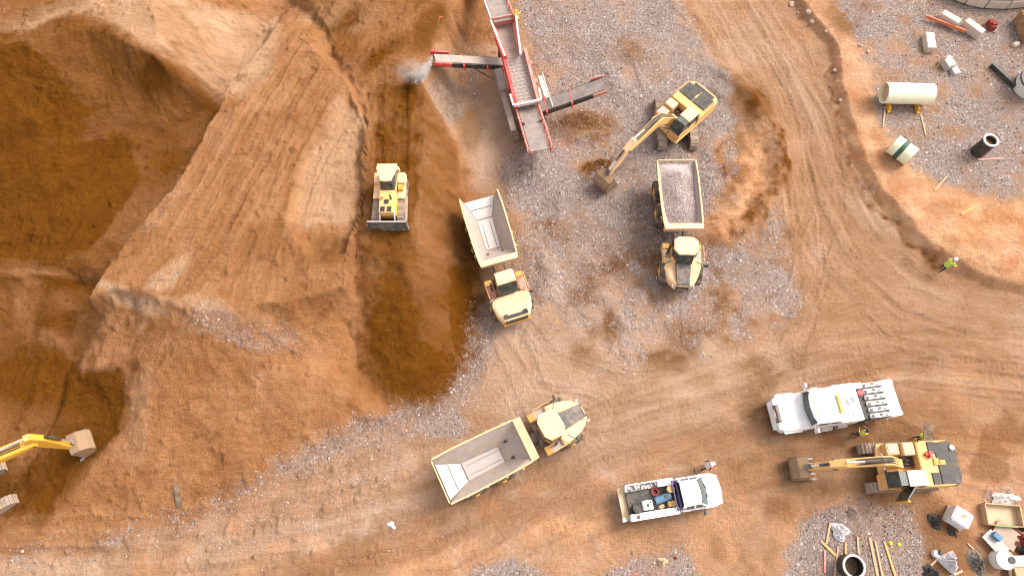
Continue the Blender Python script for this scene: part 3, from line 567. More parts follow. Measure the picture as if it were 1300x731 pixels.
    if loaded:
        n = 34; lm = MB(); vs, fs, tones = [], [], []
        for i in range(n):
            for j in range(n):
                u, v = i / (n - 1), j / (n - 1); x = -4.95 + 5.25 * u; y = (v - .5) * 2.66; edge_ = min(u, 1 - u) * 5.2; ey = min(v, 1 - v) * 2.66
                z = 2.48 + (.36 * min(1, ey / 1.1) * min(1, edge_ / 1.0)) + rnd.uniform(-.03, .03) + .06 * math.sin(3 * x) * math.sin(2.4 * y)
                vs.append((x, y, z))
        for i in range(n - 1):
            for j in range(n - 1): a0 = i * n + j; fs.append((a0, a0 + n, a0 + n + 1, a0 + 1))
        k0 = len(vs); vs += [(-4.9, -1.25, 2.2), (.3, -1.1, 2.6), (.3, 1.1, 2.6), (-4.9, 1.25, 2.2)]
        lm.add(vs, fs); g = NT("truck_gravel"); tc = g.n("ShaderNodeTexCoord").outputs['Object']; vo = g.n("ShaderNodeTexVoronoi"); g.put(vo.inputs['Vector'], tc); vo.inputs['Scale'].default_value = 17
        sp = g.n("ShaderNodeSeparateColor"); g.put(sp.inputs[0], vo.outputs['Color'])
        c_ = g.ramp(sp.outputs[0], [(0, (.17, .12, .105)), (.5, (.25, .185, .165)), (.85, (.33, .255, .23)), (1, (.50, .42, .38))]); sx = g.n("ShaderNodeSeparateXYZ"); g.put(sx.inputs[0], tc)
        c_ = g.mix(g.mr(g.math('ADD', sx.outputs[0], g.math('MULTIPLY', g.noise(tc, 2, 3), 1.6)), -2.9, -4.0, 0, .75), c_, (.52, .44, .41)); g.put(g.b.inputs['Base Color'], c_); g.b.inputs['Roughness'].default_value = .95
        bp = g.n("ShaderNodeBump"); bp.inputs['Distance'].default_value = .03; g.put(bp.inputs['Height'], g.math('SUBTRACT', 1, vo.outputs['Distance'])); g.put(g.b.inputs['Normal'], bp.outputs[0])
        lo = lm.build("gravel_load", g.m, None, smooth=True); lo.matrix_world = Matrix.LocRotScale(t.location, t.rotation_euler, t.scale)
        tag(lo, "load of grey crushed gravel filling the bed of a yellow dump truck", "gravel load")
    return t
dump_truck("yellow dump truck with empty bed and square cab roof, beside damp brown stockpile", (608.5, 246), (655, 402), 'square', R(2.0))
dump_truck("yellow dump truck filled with grey gravel below the digging excavator", (860, 205), (872, 364), 'round', R(-3.5), True)
dump_truck("yellow dump truck with empty bed and octagonal cab roof, alone on the lower haul road", (560, 610), (742, 522), 'round', R(2.5))

# ------------------------------------------------------------------ excavators
def track_shape(L, r, n_arc=10):
    pts = []
    a = L / 2 - r
    for i in range(n_arc + 1): t = -math.pi / 2 + math.pi * i / n_arc; pts.append((a + r * math.cos(t), r + r * math.sin(t)))
    for i in range(n_arc + 1): t = math.pi / 2 + math.pi * i / n_arc; pts.append((-a + r * math.cos(t), r + r * math.sin(t)))
    return pts
def crawler(parent, L, r, wd, y, T=None, name="track"):
    pts = track_shape(L, r); m = MB(); m.side([(x * .97, .04 + (z - r) * .9 + r) for x, z in pts], y - wd * .46, y + wd * .46)
    P2 = [Vector((x, 0, z)) for x, z in pts]; P2.append(P2[0]); tot = sum((b - a).length for a, b in zip(P2, P2[1:])); n = int(tot / .21); k = 0; acc = 0
    for i in range(n):
        s_ = tot * i / n
        while s_ > acc + (P2[k + 1] - P2[k]).length: acc += (P2[k + 1] - P2[k]).length; k += 1
        d = (P2[k + 1] - P2[k]).normalized(); p = P2[k] + d * (s_ - acc); ang = math.atan2(d.z, d.x)
        m.box((p.x, y, p.z), (.17, wd, .06), ry=-ang); nx_, nz_ = d.z, -d.x; m.box((p.x + nx_ * .04, y, p.z + nz_ * .04), (.035, wd, .05), ry=-ang)
    o = m.build(name, 'track', parent, T=T); sg = 1 if y > 0 else -1
    f = MB(); f.box((0, y - sg * wd * .3, r), (L * .62, wd * .5, r * .8))
    for i in range(6): f.cyl((-L * .36 + i * L * .144, y - wd * .3, .2), (-L * .36 + i * L * .144, y + wd * .49, .2), .13, n=10)
    f.cyl((L / 2 - r, y - wd * .4, r), (L / 2 - r, y + wd * .5, r), r * .72).cyl(-Vector((L / 2 - r, 0, 0)) + Vector((0, y - wd * .4, r)), -Vector((L / 2 - r, 0, 0)) + Vector((0, y + wd * .5, r)), r * .72)
    f.build("track_roller", 'dark', o, T=T); return o
def bucket_part(parent, hinge, ang, wd, mt='track'):
    T = Matrix.Translation(hinge) @ Matrix.Rotation(-ang, 4, 'Y')
    outer = [(0, .12), (.55, .02), (.92, -.35), (.98, -.75), (.78, -1.10), (.35, -1.30), (-.35, -1.30)]
    inner = [(x * .93 - .01, z * .95) for x, z in outer]; m = MB()
    m.loft([[(x, -wd / 2, z) for x, z in outer + inner[::-1]], [(x, wd / 2, z) for x, z in outer + inner[::-1]]])
    for s_ in (-1, 1): m.loft([[(x, s_ * wd / 2, z) for x, z in outer[:-1] + [(-.3, -1.28), (-.05, -.5)]], [(x, s_ * (wd / 2 - .05), z) for x, z in outer[:-1] + [(-.3, -1.28), (-.05, -.5)]]])
    o = m.build("bucket", mt, parent, T=T)
    tm = MB()
    for k in range(5): tm.box((-.48, (k - 2) * wd * .23, -1.31), (.34, .13, .09), topx=.8)
    tm.build("bucket_tooth", 'steel', o, T=T); return o
def excavator(label, loc, rz, und, tip, wrist, bang, black_rear, name_group, paint='yellow', roofm='cream', gauge=1.2, tl=4.4):
    t = thing("excavator", label, "excavator", (loc[0], loc[1], 0), rz, name_group); tilt_to(t, und); t.rotation_euler = (0, 0, rz)
    U = Matrix.Rotation(und - rz, 4, 'Z')
    for s_ in (-1, 1): crawler(t, tl, .46, .62, s_ * gauge, T=U)
    MB().box((0, 0, .6), (2.2, 1.9, .35)).cyl((0, 0, .7), (0, 0, 1.05), .75, n=20).build("undercarriage", 'dark', t, T=U)
    MB().prism([(-2.3, -1.38), (1.45, -1.38), (1.6, -.5), (1.6, .45), (1.75, .5), (1.75, 1.40), (-2.3, 1.38)], 1.03, 1.22).build("deck", paint, t, bevel=.03)
    eng = MB().prism([(-2.35, -1.36), (-.55, -1.36), (-.55, 1.36), (-2.35, 1.36)], 1.22, 2.12, .06).build("engine_housing", paint, t, bevel=.04)
    cw = MB().prism([(-3.0, -.9), (-2.8, -1.3), (-2.3, -1.38), (-2.3, 1.38), (-2.8, 1.3), (-3.0, .9)], 1.0, 2.05, .1).build("counterweight", 'black' if black_rear else paint, t, bevel=.05)
    if black_rear:
        MB().box((-2.05, 0, 2.14), (.85, 2.5, .09)).box((-1.45, -.95, 2.14), (.45, .7, .08)).box((-1.35, .92, 2.14), (.5, .75, .08)).build("engine_cover", 'plastic', eng, bevel=.02)
        MB().box((-1.55, -.1, 2.15), (.30, .42, .1)).box((-1.9, -.05, 2.20), (.34, .28, .04)).build("inspection_hatch", 'orange', eng)
        MB().cyl((-1.2, -.62, 2.12), (-1.2, -.62, 2.42), .12).cyl((-1.2, -.40, 2.12), (-1.2, -.40, 2.40), .10).cyl((-1.0, -.55, 2.12), (-1.0, -.55, 2.36), .09).build("red_filter", 'red', eng)
        MB().cyl((-2.75, -.9, 2.05), (-2.75, -.9, 2.16), .17).build("cap", 'gconc', cw)
    else:
        MB().box((-1.86, -.66, 2.14), (1.2, 1.24, .09)).box((-1.86, .64, 2.14), (1.2, 1.24, .09)).box((-2.66, 0, 2.07), (.36, 1.9, .06)).build("engine_cover", 'plastic', eng, bevel=.02)
        MB().box((-1.8, -.02, 2.17), (.3, .15, .06)).build("inspection_hatch", 'yellow', eng)
    MB().box((-.15, -.95, 1.62), (.75, .8, .8), top=.96).build("fuel_tank", 'cream', t, bevel=.04)
    MB().box((.75, -.98, 1.52), (.85, .72, .6), top=.95).build("storage_box", paint if black_rear else 'cream', t, bevel=.04)
    MB().box((.75, -.98, 1.83), (.6, .5, .03)).build("step_plate", 'steel', t)
    MB().box((-.2, -.22, 1.35), (.75, .6, .25)).cyl((-.45, -.2, 1.4), (.1, -.3, 1.75), .07).cyl((-.45, -.05, 1.45), (.2, -.05, 1.72), .05).cyl((-.3, -.4, 1.45), (.1, -.15, 1.65), .05).build("valve_block", 'plastic', t)
    cab = MB().prism([(-.35, .42), (1.62, .42), (1.62, 1.34), (-.35, 1.34)], 1.22, 1.95).build("cab", paint, t, bevel=.03)
    MB().loft([[(-.32, .44, 1.95), (1.66, .44, 1.95), (1.66, 1.32, 1.95), (-.32, 1.32, 1.95)], [(-.28, .48, 2.78), (1.25, .48, 2.78), (1.25, 1.28, 2.78), (-.28, 1.28, 2.78)]]).build("cab_window", 'glass', cab)
    pm_ = MB()
    for y in (.44, 1.32):
        pm_.bar((1.66, y, 1.95), (1.25, y * .97 + .02, 2.8), .07, .07).bar((-.32, y, 1.95), (-.3, y, 2.8), .07, .07).bar((.5, y, 1.95), (.5, y, 2.8), .06, .06)
    pm_.build("cab_pillar", 'black', cab)
    MB().prism([(-.36, .42), (.78, .42), (.78, 1.34), (-.36, 1.34)], 2.78, 2.88, .03).build("cab_roof", roofm, cab, bevel=.02)
    if not black_rear: MB().box((1.02, .88, 2.79), (.42, .8, .05)).build("roof_window", 'glass', cab)
    hr = MB()
    for a_, b_ in (((-2.2, -1.3), (-.6, -1.3)), ((-2.2, 1.3), (-.6, 1.3))):
        hr.cyl((*a_, 2.5), (*b_, 2.5), .025, n=6)
        for q in (a_, b_): hr.cyl((*q, 2.1), (*q, 2.5), .025, n=6)
    hr.build("handrail", paint, t)
    tx, tz = tip; wx_, wz_ = wrist; y0 = -.12; bw = .36 if paint == 'gold' else .27
    fx0, fz0 = .35, 1.55; ex, ez = fx0 + (tx - fx0) * .46, max(tz, 3.0) + .55
    up = [(fx0 - .2, fz0), (fx0 + .15, fz0 + .3), (ex - .5, ez + .15), (ex + .1, ez + .30), (tx + .12, tz + .22), (tx + .15, tz - .12), (ex + .1, ez - .45), (ex - .3, ez - .50), (fx0 + .3, fz0 - .25)]
    boom = MB().side(up, y0 - bw, y0 + bw).build("boom", paint, t, bevel=.03)
    d = Vector((wx_ - tx, 0, wz_ - tz)); d.normalize(); nrm = Vector((-d.z, 0, d.x)); nrm = nrm if nrm.x > 0 else -nrm
    base = Vector((tx, 0, tz)); q = lambda a_, b_: (base + d * a_ + nrm * b_); Ls = math.hypot(wx_ - tx, wz_ - tz)
    sp = [q(-.9, .12), q(-.8, .42), q(.2, .50), q(Ls, .18), q(Ls + .1, -.1), q(.1, -.22)]
    stick = MB().side([(p.x, p.z) for p in sp], y0 - .2, y0 + .2).build("stick", 'cream' if not black_rear and paint == 'yellow' else paint, t, bevel=.02)
    cy = MB(); rod = MB()
    for s_ in (-1, 1):
        p0, p1 = Vector((fx0 + .9, y0 + s_ * .42, 1.35)), Vector((ex - .1, y0 + s_ * .42, ez - .25)); mdp = p0.lerp(p1, .55); cy.cyl(p0, mdp, .09); rod.cyl(mdp, p1, .055)
    p0, p1 = Vector((ex - .4, y0, ez + .42)), q(-.75, .42); p1 = Vector((p1.x, y0, p1.z + .05)); mdp = p0.lerp(p1, .6); cy.cyl(p0, mdp, .10); rod.cyl(mdp, p1, .06)
    p0 = q(.15, .62); p1 = q(Ls - .35, .48); p0 = Vector((p0.x, y0, p0.z)); p1 = Vector((p1.x, y0, p1.z)); mdp = p0.lerp(p1, .55); cy.cyl(p0, mdp, .085); rod.cyl(mdp, p1, .055)
    cy.build("hydraulic_cylinder", 'black', boom, smooth=True); rod.build("hydraulic_rod", 'chrome', boom, smooth=True)
    hz = MB()
    for s_ in (-.14, .0, .14):
        pts = [Vector((fx0 + .3, y0 + s_, fz0 + .45)), Vector((ex - .45, y0 + s_, ez + .24)), Vector((ex + .2, y0 + s_, ez + .38)), Vector((tx - .5, y0 + s_, tz + .42))]
        for a_, b_ in zip(pts, pts[1:]): hz.cyl(a_, b_, .035, n=6)
    hz.build("hydraulic_hose", 'plastic', boom)
    bucket_part(t, (wx_, y0, wz_ - .02), bang, 1.35, 'mudsteel')
    lk = MB(); e1 = q(Ls - .35, .48); lk.bar((e1.x, y0, e1.z), (wx_ + .35 * math.cos(bang), y0, wz_ + .2), .3, .12).build("bucket_link", 'dark', stick)
    MB().cyl((wx_ - .02, y0 - .4, wz_), (wx_ - .02, y0 + .4, wz_), .10).build("pivot_pin", 'dark', stick); MB().cyl((tx, y0 - .36, tz), (tx, y0 + .36, tz), .11).build("pivot_pin", 'dark', stick)
    return t
def place_exc(pivot_px, bucket_px):
    a = G(*pivot_px, 1.6); b = G(*bucket_px, .8); d = (b - a).xy
    print("exc", round(d.length, 2), round(math.degrees(math.atan2(d.y, d.x)), 1)); return (a.x, a.y), math.atan2(d.y, d.x), d.length
l1, r1, n1 = place_exc((862, 146), (768, 232))
excavator("yellow excavator on the gravel pad bending its arm toward a gravel filled dump truck", l1, r1, R(90), (n1 - 2.1, 3.0), (n1 - .35, 1.6), R(-8), False, "excavators on the site")
l2, r2, n2 = place_exc((1152, 590), (1014, 597))
ex2 = excavator("yellow excavator with black rear covers, parked below the white service truck", l2, r2, r2, (n2 - 1.6, 2.5), (n2 - .35, 1.5), R(-12), True, "excavators on the site", 'yellow', 'pipe')
l3 = G(-25, 637); q3 = P(112, 570); d3 = (q3 - l3).xy; r3 = math.atan2(d3.y, d3.x); n3 = d3.length
excavator("bright yellow excavator digging at the left sand face, half outside the view", (l3.x, l3.y), r3, R(33), (n3 - .3, 5.0), (n3 + .05, 2.1), R(12), False, "excavators on the site", 'gold', 'cream')
# open doors of the parked excavator
d_ = MB(); d_.loft([[(.35, 1.36, 1.35), (1.0, 2.1, 1.35), (1.0, 2.1, 2.75), (.35, 1.36, 2.75)], [(.41, 1.31, 1.35), (1.06, 2.05, 1.35), (1.06, 2.05, 2.75), (.41, 1.31, 2.75)]])
dr = d_.build("cab_door", 'glass', ex2); MB().box((.98, 2.16, 2.0), (.12, .14, 1.45), rz=.85).box((.38, 1.34, 1.3), (.1, .1, .3)).build("door_edge", 'gold', dr)
MB().box((-1.62, -1.9, 2.05), (.62, 1.1, .06), rz=-.30).build("open_side_panel", 'dwood', ex2)
# ------------------------------------------------------------------ bulldozer
def bulldozer():
    a = G(494, 251, 1.1); rz = R(-91)
    t = thing("bulldozer", "yellow bulldozer pushing damp brown soil with its wide front blade", "bulldozer", (a.x, a.y, 0), rz); tilt_to(t, rz); t.scale = (.82, .82, .82)
    for s_ in (-1, 1): crawler(t, 3.9, .48, .56, s_ * 1.02, T=Matrix.Translation((-.15, 0, 0)))
    MB().box((-.3, 0, .85), (3.6, 1.45, .7)).build("hull", 'gold', t, bevel=.03)
    MB().prism([(-.45, -.66), (1.55, -.60), (1.55, .60), (-.45, .66)], 1.1, lambda x, y: 1.92 - .06 * x, .08).build("hood", 'yellow', t, bevel=.03)
    MB().box((1.25, -.28, 1.86), (.42, .36, .06)).box((1.25, .26, 1.86), (.42, .36, .06)).box((.62, 0, 1.93), (.34, .36, .05)).build("hood_vent", 'plastic', t)
    MB().cyl((.35, .36, 1.85), (.35, .36, 2.55), .07).build("exhaust_pipe", 'black', t)
    MB().cyl((.3, -.36, 1.85), (.3, -.36, 2.35), .1).build("air_cleaner", 'yellow', t)
    for s_ in (-1, 1):
        f = MB(); f.box((-1.15, s_ * 1.02, 1.16), (2.2, .62, .1)).box((-1.75, s_ * 1.0, 1.42), (.95, .56, .45)); f.build("fender", 'cream', t, bevel=.03)
        MB().bar((-.5, s_ * 1.34, .55), (2.1, s_ * 1.42, .45), .16, .24).build("push_arm", 'track', t)
        MB().cyl((1.2, s_ * .58, 1.55), (2.0, s_ * .62, 1.0), .07).build("lift_cylinder", 'chrome', t)
    MB().box((-.95, .95, 1.38), (.5, .4, .35)).build("tool_box", 'orange', t, bevel=.02)
    cab = MB().prism([(-2.1, -.75), (-.55, -.62), (-.55, .62), (-2.1, .75)], 1.2, 1.8).build("cab", 'yellow', t)
    MB().loft([[(-2.05, -.72, 1.8), (-.40, -.58, 1.8), (-.40, .58, 1.8), (-2.05, .72, 1.8)], [(-2.05, -.7, 2.72), (-.75, -.45, 2.72), (-.75, .45, 2.72), (-2.05, .7, 2.72)]]).build("cab_window", 'glass', cab)
    MB().prism([(-2.35, -.82), (-1.9, -.86), (-.78, -.44), (-.72, 0), (-.78, .44), (-1.9, .86), (-2.35, .82)], 2.72, 2.86, .05).build("cab_roof", 'cream', cab, bevel=.02)
    MB().box((-2.48, 0, 1.6), (.3, 1.55, .7)).build("fuel_tank", 'cream', t, bevel=.04)
    b = MB(); pr = [(2.15, 1.35), (2.02, 1.0), (2.02, .6), (2.2, .15), (2.32, .02)]
    b.loft([[(x, -1.62, z) for x, z in pr] + [(x - .09, -1.62, z) for x, z in pr[::-1]], [(x, 1.62, z) for x, z in pr] + [(x - .09, 1.62, z) for x, z in pr[::-1]]])
    for s_ in (-1, 1): b.box((2.22, s_ * 1.62, .62), (.36, .05, 1.22))
    bl = b.build("blade", 'dark', t); MB().box((2.16, 0, 1.37), (.12, 3.2, .07)).build("blade_edge", 'steel', bl)
    MB().box((-2.75, 0, .8), (.35, 1.2, .4)).box((-3.0, 0, .6), (.12, .2, .9)).build("ripper", 'dark', t)
bulldozer()

# ------------------------------------------------------------------ screening plant with its belts
def screening_plant():
    o = P(657, 95, 0); t = thing("screening_plant", "red and grey screening plant with hopper and conveyor belts beside the gravel pad", "screening plant", (o.x, o.y, 0))
    S = lambda px, py, z: P(px, py, z) - Vector((o.x, o.y, 0))
    def conveyor(a, b, wd, nm, side='red', skirt='plastic', bm='belt', rails=True):
        a, b = Vector(a), Vector(b); d = (b - a).normalized(); y = Vector((0, 0, 1)).cross(d).normalized(); z = d.cross(y)
        c = MB().bar(a, b, wd, .08).build(nm, bm, t)
        fr = MB()
        for s_ in (-1, 1): fr.bar(a + y * s_ * (wd / 2 + .05) - z * .22, b + y * s_ * (wd / 2 + .05) - z * .22, .07, .40)
        fr.build("side_frame", skirt, c)
        if rails:
            rl = MB(); L = (b - a).length; n = max(3, int(L / .8))
            for s_ in (-1, 1):
                e = y * s_ * (wd / 2 + .14)
                rl.bar(a + e + z * .30, b + e + z * .30, .07, .07).bar(a + e - z * .05, b + e - z * .05, .09, .12)
                for k in range(n + 1):
                    p = a.lerp(b, k / n); rl.bar(p + e - z * .05, p + e + z * .30, .06, .06)
                    if k < n: q = a.lerp(b, (k + 1) / n); rl.bar(p + e - z * .05, q + e + z * .30, .05, .05)
            rl.build("lattice_rail", side, c)
        return c, y, z, d
    # feed belt coming in from the top
    c1, y1, z1, d1 = conveyor(S(612, -44, 2.4), S(639, 27, 4.1), 1.45, "feed_conveyor", 'pink', 'red')
    MB().bar(S(612, -44, 2.4) + y1 * -.92 + z1 * .42, S(639, 27, 4.1) + y1 * -.92 + z1 * .42, .12, .12).build("side_rail", 'rail', c1)
    # hopper
    A = [S(622, 24, 4.3), S(655, 18, 4.3), S(661, 68, 4.0), S(641, 72, 4.0)]; B = [S(630, 34, 3.4), S(649, 30, 3.4), S(658, 70, 3.3), S(644, 72, 3.3)]
    hp = MB(); th = .07
    for i in range(4):
        j = (i + 1) % 4
        if i == 2: continue
        n = ((A[j] - A[i]).cross(B[i] - A[i])).normalized() * th
        hp.loft([[A[i], A[j], B[j], B[i]], [A[i] + n, A[j] + n, B[j] + n, B[i] + n]])
    hopper = hp.build("hopper", 'pink', t)
    MB().loft([[B[0], B[1], B[2], B[3]], [p - Vector((0, 0, .1)) for p in B]]).build("hopper_floor", 'deck', hopper)
    hr = MB(); hr.bar(A[0], A[3], .14, .22).build("hopper_lip", 'rail', hopper)
    MB().bar(A[3] - Vector((0, 0, .2)), A[0].lerp(A[3], .45) - Vector((0, 0, .2)), .3, .55).build("hopper_side_frame", 'red', hopper)
    # vibrating screen box
    a, b = S(652, 68, 3.35), S(669, 134, 2.5); d = (b - a).normalized(); y = Vector((0, 0, 1)).cross(d).normalized(); z = d.cross(y)
    deck = MB().bar(a, b, 1.5, .1).build("screen_deck", 'deck', t)
    cr = MB()
    for k in range(1, 15): p = a.lerp(b, k / 15) + z * .07; cr.bar(p - y * .74, p + y * .74, .04, .04)
    for k in (-.5, -.25, 0, .25, .5): cr.bar(a + y * k * 1.4 + z * .06, b + y * k * 1.4 + z * .06, .03, .03)
    cr.build("mesh_bar", 'gconc', deck)
    for s_, mt_ in ((-1, 'red'), (1, 'pink')):
        MB().bar(a + y * s_ * .84 + z * .12, b + y * s_ * .84 + z * .12, .22, .75).build("screen_side", mt_, deck)
        kn = MB()
        for k in (.25, .6, .85): p = a.lerp(b, k) + y * s_ * 1.0; kn.cyl(p - y * .1, p + y * .2, .2)
        kn.build("bearing", mt_, deck)
    MB().bar(b - y * 1.05 + z * .45, b + y * 1.05 + z * .45, .16, .2).bar(b - y * 1.05 + z * .45, b - y * 1.1 - d * .9 + z * .5, .14, .16).bar(b + y * 1.05 + z * .45, b + y * 1.1 - d * .9 + z * .5, .14, .16).build("end_frame", 'rail', deck)
    conveyor(S(668, 132, 1.9), S(686, 191, 3.0), 1.45, "tail_conveyor", 'pink', 'red')
    cL, yL, zL, dL = conveyor(S(645, 79, 1.7), S(552, 74, 4.0), .72, "side_conveyor", 'pink', 'plastic', 'deck', False)
    e = MB(); p = S(552, 74, 4.0)
    for s_ in (-1, 1): e.bar(p + yL * s_ * .55 - dL * 1.2, p + yL * s_ * .55 + dL * .2, .16, .34)
    e.build("conveyor_head", 'red', cL)
    e = MB()
    for k in (.3, .62): q = S(645, 79, 1.7).lerp(p, k); e.bar(q - yL * .6 - zL * .25, q + yL * .6 - zL * .25, .12, .5)
    e.build("cross_brace", 'red', cL)
    e = MB(); q = S(645, 79, 1.7).lerp(p, .6); e.cyl(q - zL * .3, Vector((q.x + 2.2, q.y, .7)), .06); e.build("support_strut", 'dark', cL)
    cR, yR, zR, dR = conveyor(S(682, 137, 1.7), S(766, 107, 3.6), 1.0, "side_conveyor", 'pink', 'plastic', 'belt', False)
    e = MB(); p = S(766, 107, 3.6)
    for s_ in (-1, 1): e.bar(p + yR * s_ * .7 - dR * .9, p + yR * s_ * .7 + dR * .15, .12, .3)
    e.build("conveyor_head", 'pink', cR)
    e = MB()
    for k in (.12, .5): q = S(682, 137, 1.7).lerp(p, k); e.bar(q - yR * .72 - zR * .2, q + yR * .72 - zR * .2, .12, .5)
    e.build("cross_brace", 'red', cR)
    e = MB(); q = S(682, 137, 1.7).lerp(p, .55); e.cyl(q - zR * .3, Vector((q.x - 2.0, q.y + .5, .7)), .06); e.build("support_strut", 'dark', cR)
    # chassis, crawlers, walkways, power pack
    m = Vector((d.x, d.y, 0)).normalized(); n_ = Vector((0, 0, 1)).cross(m); mid = (a + b) * .5; mid.z = 0; ang = math.atan2(m.y, m.x)
    T = Matrix.Translation(mid) @ Matrix.Rotation(ang, 4, 'Z')
    MB().box((0, 0, 1.2), (9.5, 1.2, .5)).build("chassis", 'red', t, T=T)
    for s_ in (-1, 1): crawler(t, 3.8, .42, .5, s_ * 1.2, T=Matrix.Translation(mid + m * 1.5) @ Matrix.Rotation(ang, 4, 'Z'))
    lg = MB()
    for x in (-4.2, -.5, 3.6):
        for s_ in (-1, 1): lg.box((x, s_ * .65, 1.6), (.16, .16, 2.2))
    lg.build("frame_post", 'dark', t, T=T)
    MB().box((1.0, -1.35, 1.75), (5.0, .42, .08)).build("walkway", 'deck', t, T=T)
    MB().box((-1.0, -1.28, 1.5), (2.0, .6, 1.3)).build("power_pack", 'deck', t, T=T, bevel=.04)
    MB().box((.9, 1.75, 1.9), (3.2, .32, .06)).box((.9, 1.9, 2.3), (3.2, .05, .06)).box((-.5, 1.9, 2.0), (.05, .05, .7)).box((2.3, 1.9, 2.0), (.05, .05, .7)).build("ladder_rail", 'white2', t, T=T)
    MB().bar(S(655, 14, 3.4), S(658, 26, 3.4), .22, .3).cyl(S(655, 16, 3.3), S(655, 16, 4.4), .14).bar(S(652, 18, 3.5), S(660, 18, 3.5), .2, .2).build("hydraulic_arm", 'gold', t)
    MB().bar(S(655, 20, 4.35), S(661, 70, 4.05), .14, .25).build("hopper_rail", 'rail', hopper)
screening_plant()

# ------------------------------------------------------------------ service pickup
def veh_axes(rear, front, dh):
    a = G(*rear, dh); b = G(*front, dh); d = (b - a).xy; print("veh", round(d.length, 2)); return ((a + b) * .5), math.atan2(d.y, d.x), d.length
def pickup():
    c, rz, L = veh_axes((785, 641), (913, 620), .9); k = L / 6.35
    t = thing("pickup_truck", "white service pickup with open bed full of tools and a brown rear platform", "pickup truck", (c.x, c.y, gz(c.x, c.y)), rz); t.scale = (k, k, k)
    nose = [(.55, -1.0), (2.3, -1.02), (2.72, -.99), (2.98, -.88), (3.12, -.68), (3.2, -.38), (3.23, 0), (3.2, .38), (3.12, .68), (2.98, .88), (2.72, .99), (2.3, 1.02), (.55, 1.0)]
    body = MB().prism(nose, .45, lambda x, y: 1.18 - .07 * max(0, x - 2.0), .07).build("body", 'white', t, bevel=.05)
    MB().box((-1.0, 0, .72), (3.6, 1.5, .16)).box((0, .4, .55), (5.2, .14, .2)).box((0, -.4, .55), (5.2, .14, .2)).build("chassis", 'black', t)
    gl = MB().loft([[(.5, -.93, 1.12), (2.18, -.9, 1.14), (2.30, 0, 1.14), (2.18, .9, 1.14), (.5, .93, 1.12)], [(.6, -.74, 1.86), (1.62, -.72, 1.86), (1.70, 0, 1.86), (1.62, .72, 1.86), (.6, .74, 1.86)]]).build("window", 'glass', t)
    pl = MB()
    for s_ in (-1, 1): pl.bar((2.2, s_ * .91, 1.13), (1.62, s_ * .73, 1.88), .09, .07).bar((.52, s_ * .93, 1.1), (.6, s_ * .74, 1.88), .16, .08).bar((1.3, s_ * .94, 1.1), (1.2, s_ * .75, 1.88), .08, .07)
    pl.build("pillar", 'white', t)
    MB().prism([(.55, -.76), (1.6, -.74), (1.70, -.4), (1.72, 0), (1.70, .4), (1.6, .74), (.55, .76)], 1.84, 1.91, .05).build("roof", 'white', t, bevel=.03)
    MB().bar((2.36, .12, 1.15), (2.0, .62, 1.36), .03, .03).bar((2.36, -.42, 1.15), (2.0, .02, 1.36), .03, .03).build("wiper", 'black', gl)
    for s_ in (-1, 1):
        MB().cyl((1.9, s_ * 1.0, 1.2), (1.85, s_ * 1.2, 1.28), .03, n=6).box((1.85, s_ * 1.25, 1.3), (.1, .22, .26)).build("mirror", 'black', t)
        MB().box((3.02, s_ * .68, .92), (.22, .34, .16)).build("headlight", 'hat', body)
        MB().box((1.55, s_ * 1.0, 1.0), (.9, .03, .24)).build("side_trim", 'purple', body)
    MB().box((3.2, 0, .62), (.12, 1.7, .24)).build("bumper", 'steel', body, bevel=.03)
    MB().box((-1.1, 0, .86), (2.95, 1.25, .06)).build("bed_floor", 'black', t)
    MB().box((.45, 0, 1.2), (.12, 1.7, .7)).box((.2, 0, 1.56), (.08, 1.75, .07)).box((.62, 0, 1.56), (.06, 1.75, .07)).box((.41, .84, 1.56), (.45, .06, .07)).box((.41, -.84, 1.56), (.45, .06, .07)).build("headache_rack", 'purple', t)
    bx = MB().box((-1.15, -.86, 1.08), (3.0, .42, .62)).build("utility_box", 'white', t, bevel=.03)
    MB().box((-2.2, -.86, 1.40), (.2, .2, .02)).build("box_latch", 'black', bx)
    MB().box((-.85, -1.075, 1.12), (2.2, .02, .12)).build("side_stripe", 'purple', bx)
    bx = MB().box((-.15, .86, 1.08), (1.0, .42, .62)).box((-1.65, 1.03, 1.05), (2.0, .08, .58)).box((-1.65, .86, .82), (2.0, .4, .1)).box((-2.6, .86, 1.05), (.1, .42, .58)).build("utility_box", 'white', t, bevel=.02)
    cl = MB()
    for i in range(9): cl.box((-2.4 + i * .21, .84 + rnd.uniform(-.06, .06), .98 + rnd.uniform(0, .2)), (rnd.uniform(.1, .24), rnd.uniform(.15, .3), .25), rz=rnd.uniform(-.5, .5))
    cl.build("tool_tray", 'steel', bx)
    MB().box((-2.85, 0, .78), (.42, 1.95, .08)).build("rear_platform", 'lime', t)
    MB().box((-3.0, -.9, .92), (.22, .22, .22)).build("tow_light", 'white', t); MB().box((-2.6, .0, .9), (.06, 1.5, .3)).build("tailgate", 'black', t)
    w0 = wheel_part(t, (2.1, .86, .40), .40, .26, 14, 'steel', 1)
    for q, sd_ in (((2.1, -.86, .40), 1), ((-1.55, .82, .40), 0), ((-1.55, -.82, .40), 1)): inst(w0, t, q, math.pi * sd_)
    T = Matrix.LocRotScale(t.location, t.rotation_euler, t.scale)
    def on(name, mb, mt_, label, cat, bevel=0., smooth=False, sub=None):
        o = mb.build(name, mt_, None, bevel=bevel, smooth=smooth); o.matrix_world = T; tag(o, label, cat)
        if sub: sub[1].build(sub[0], sub[2], o)
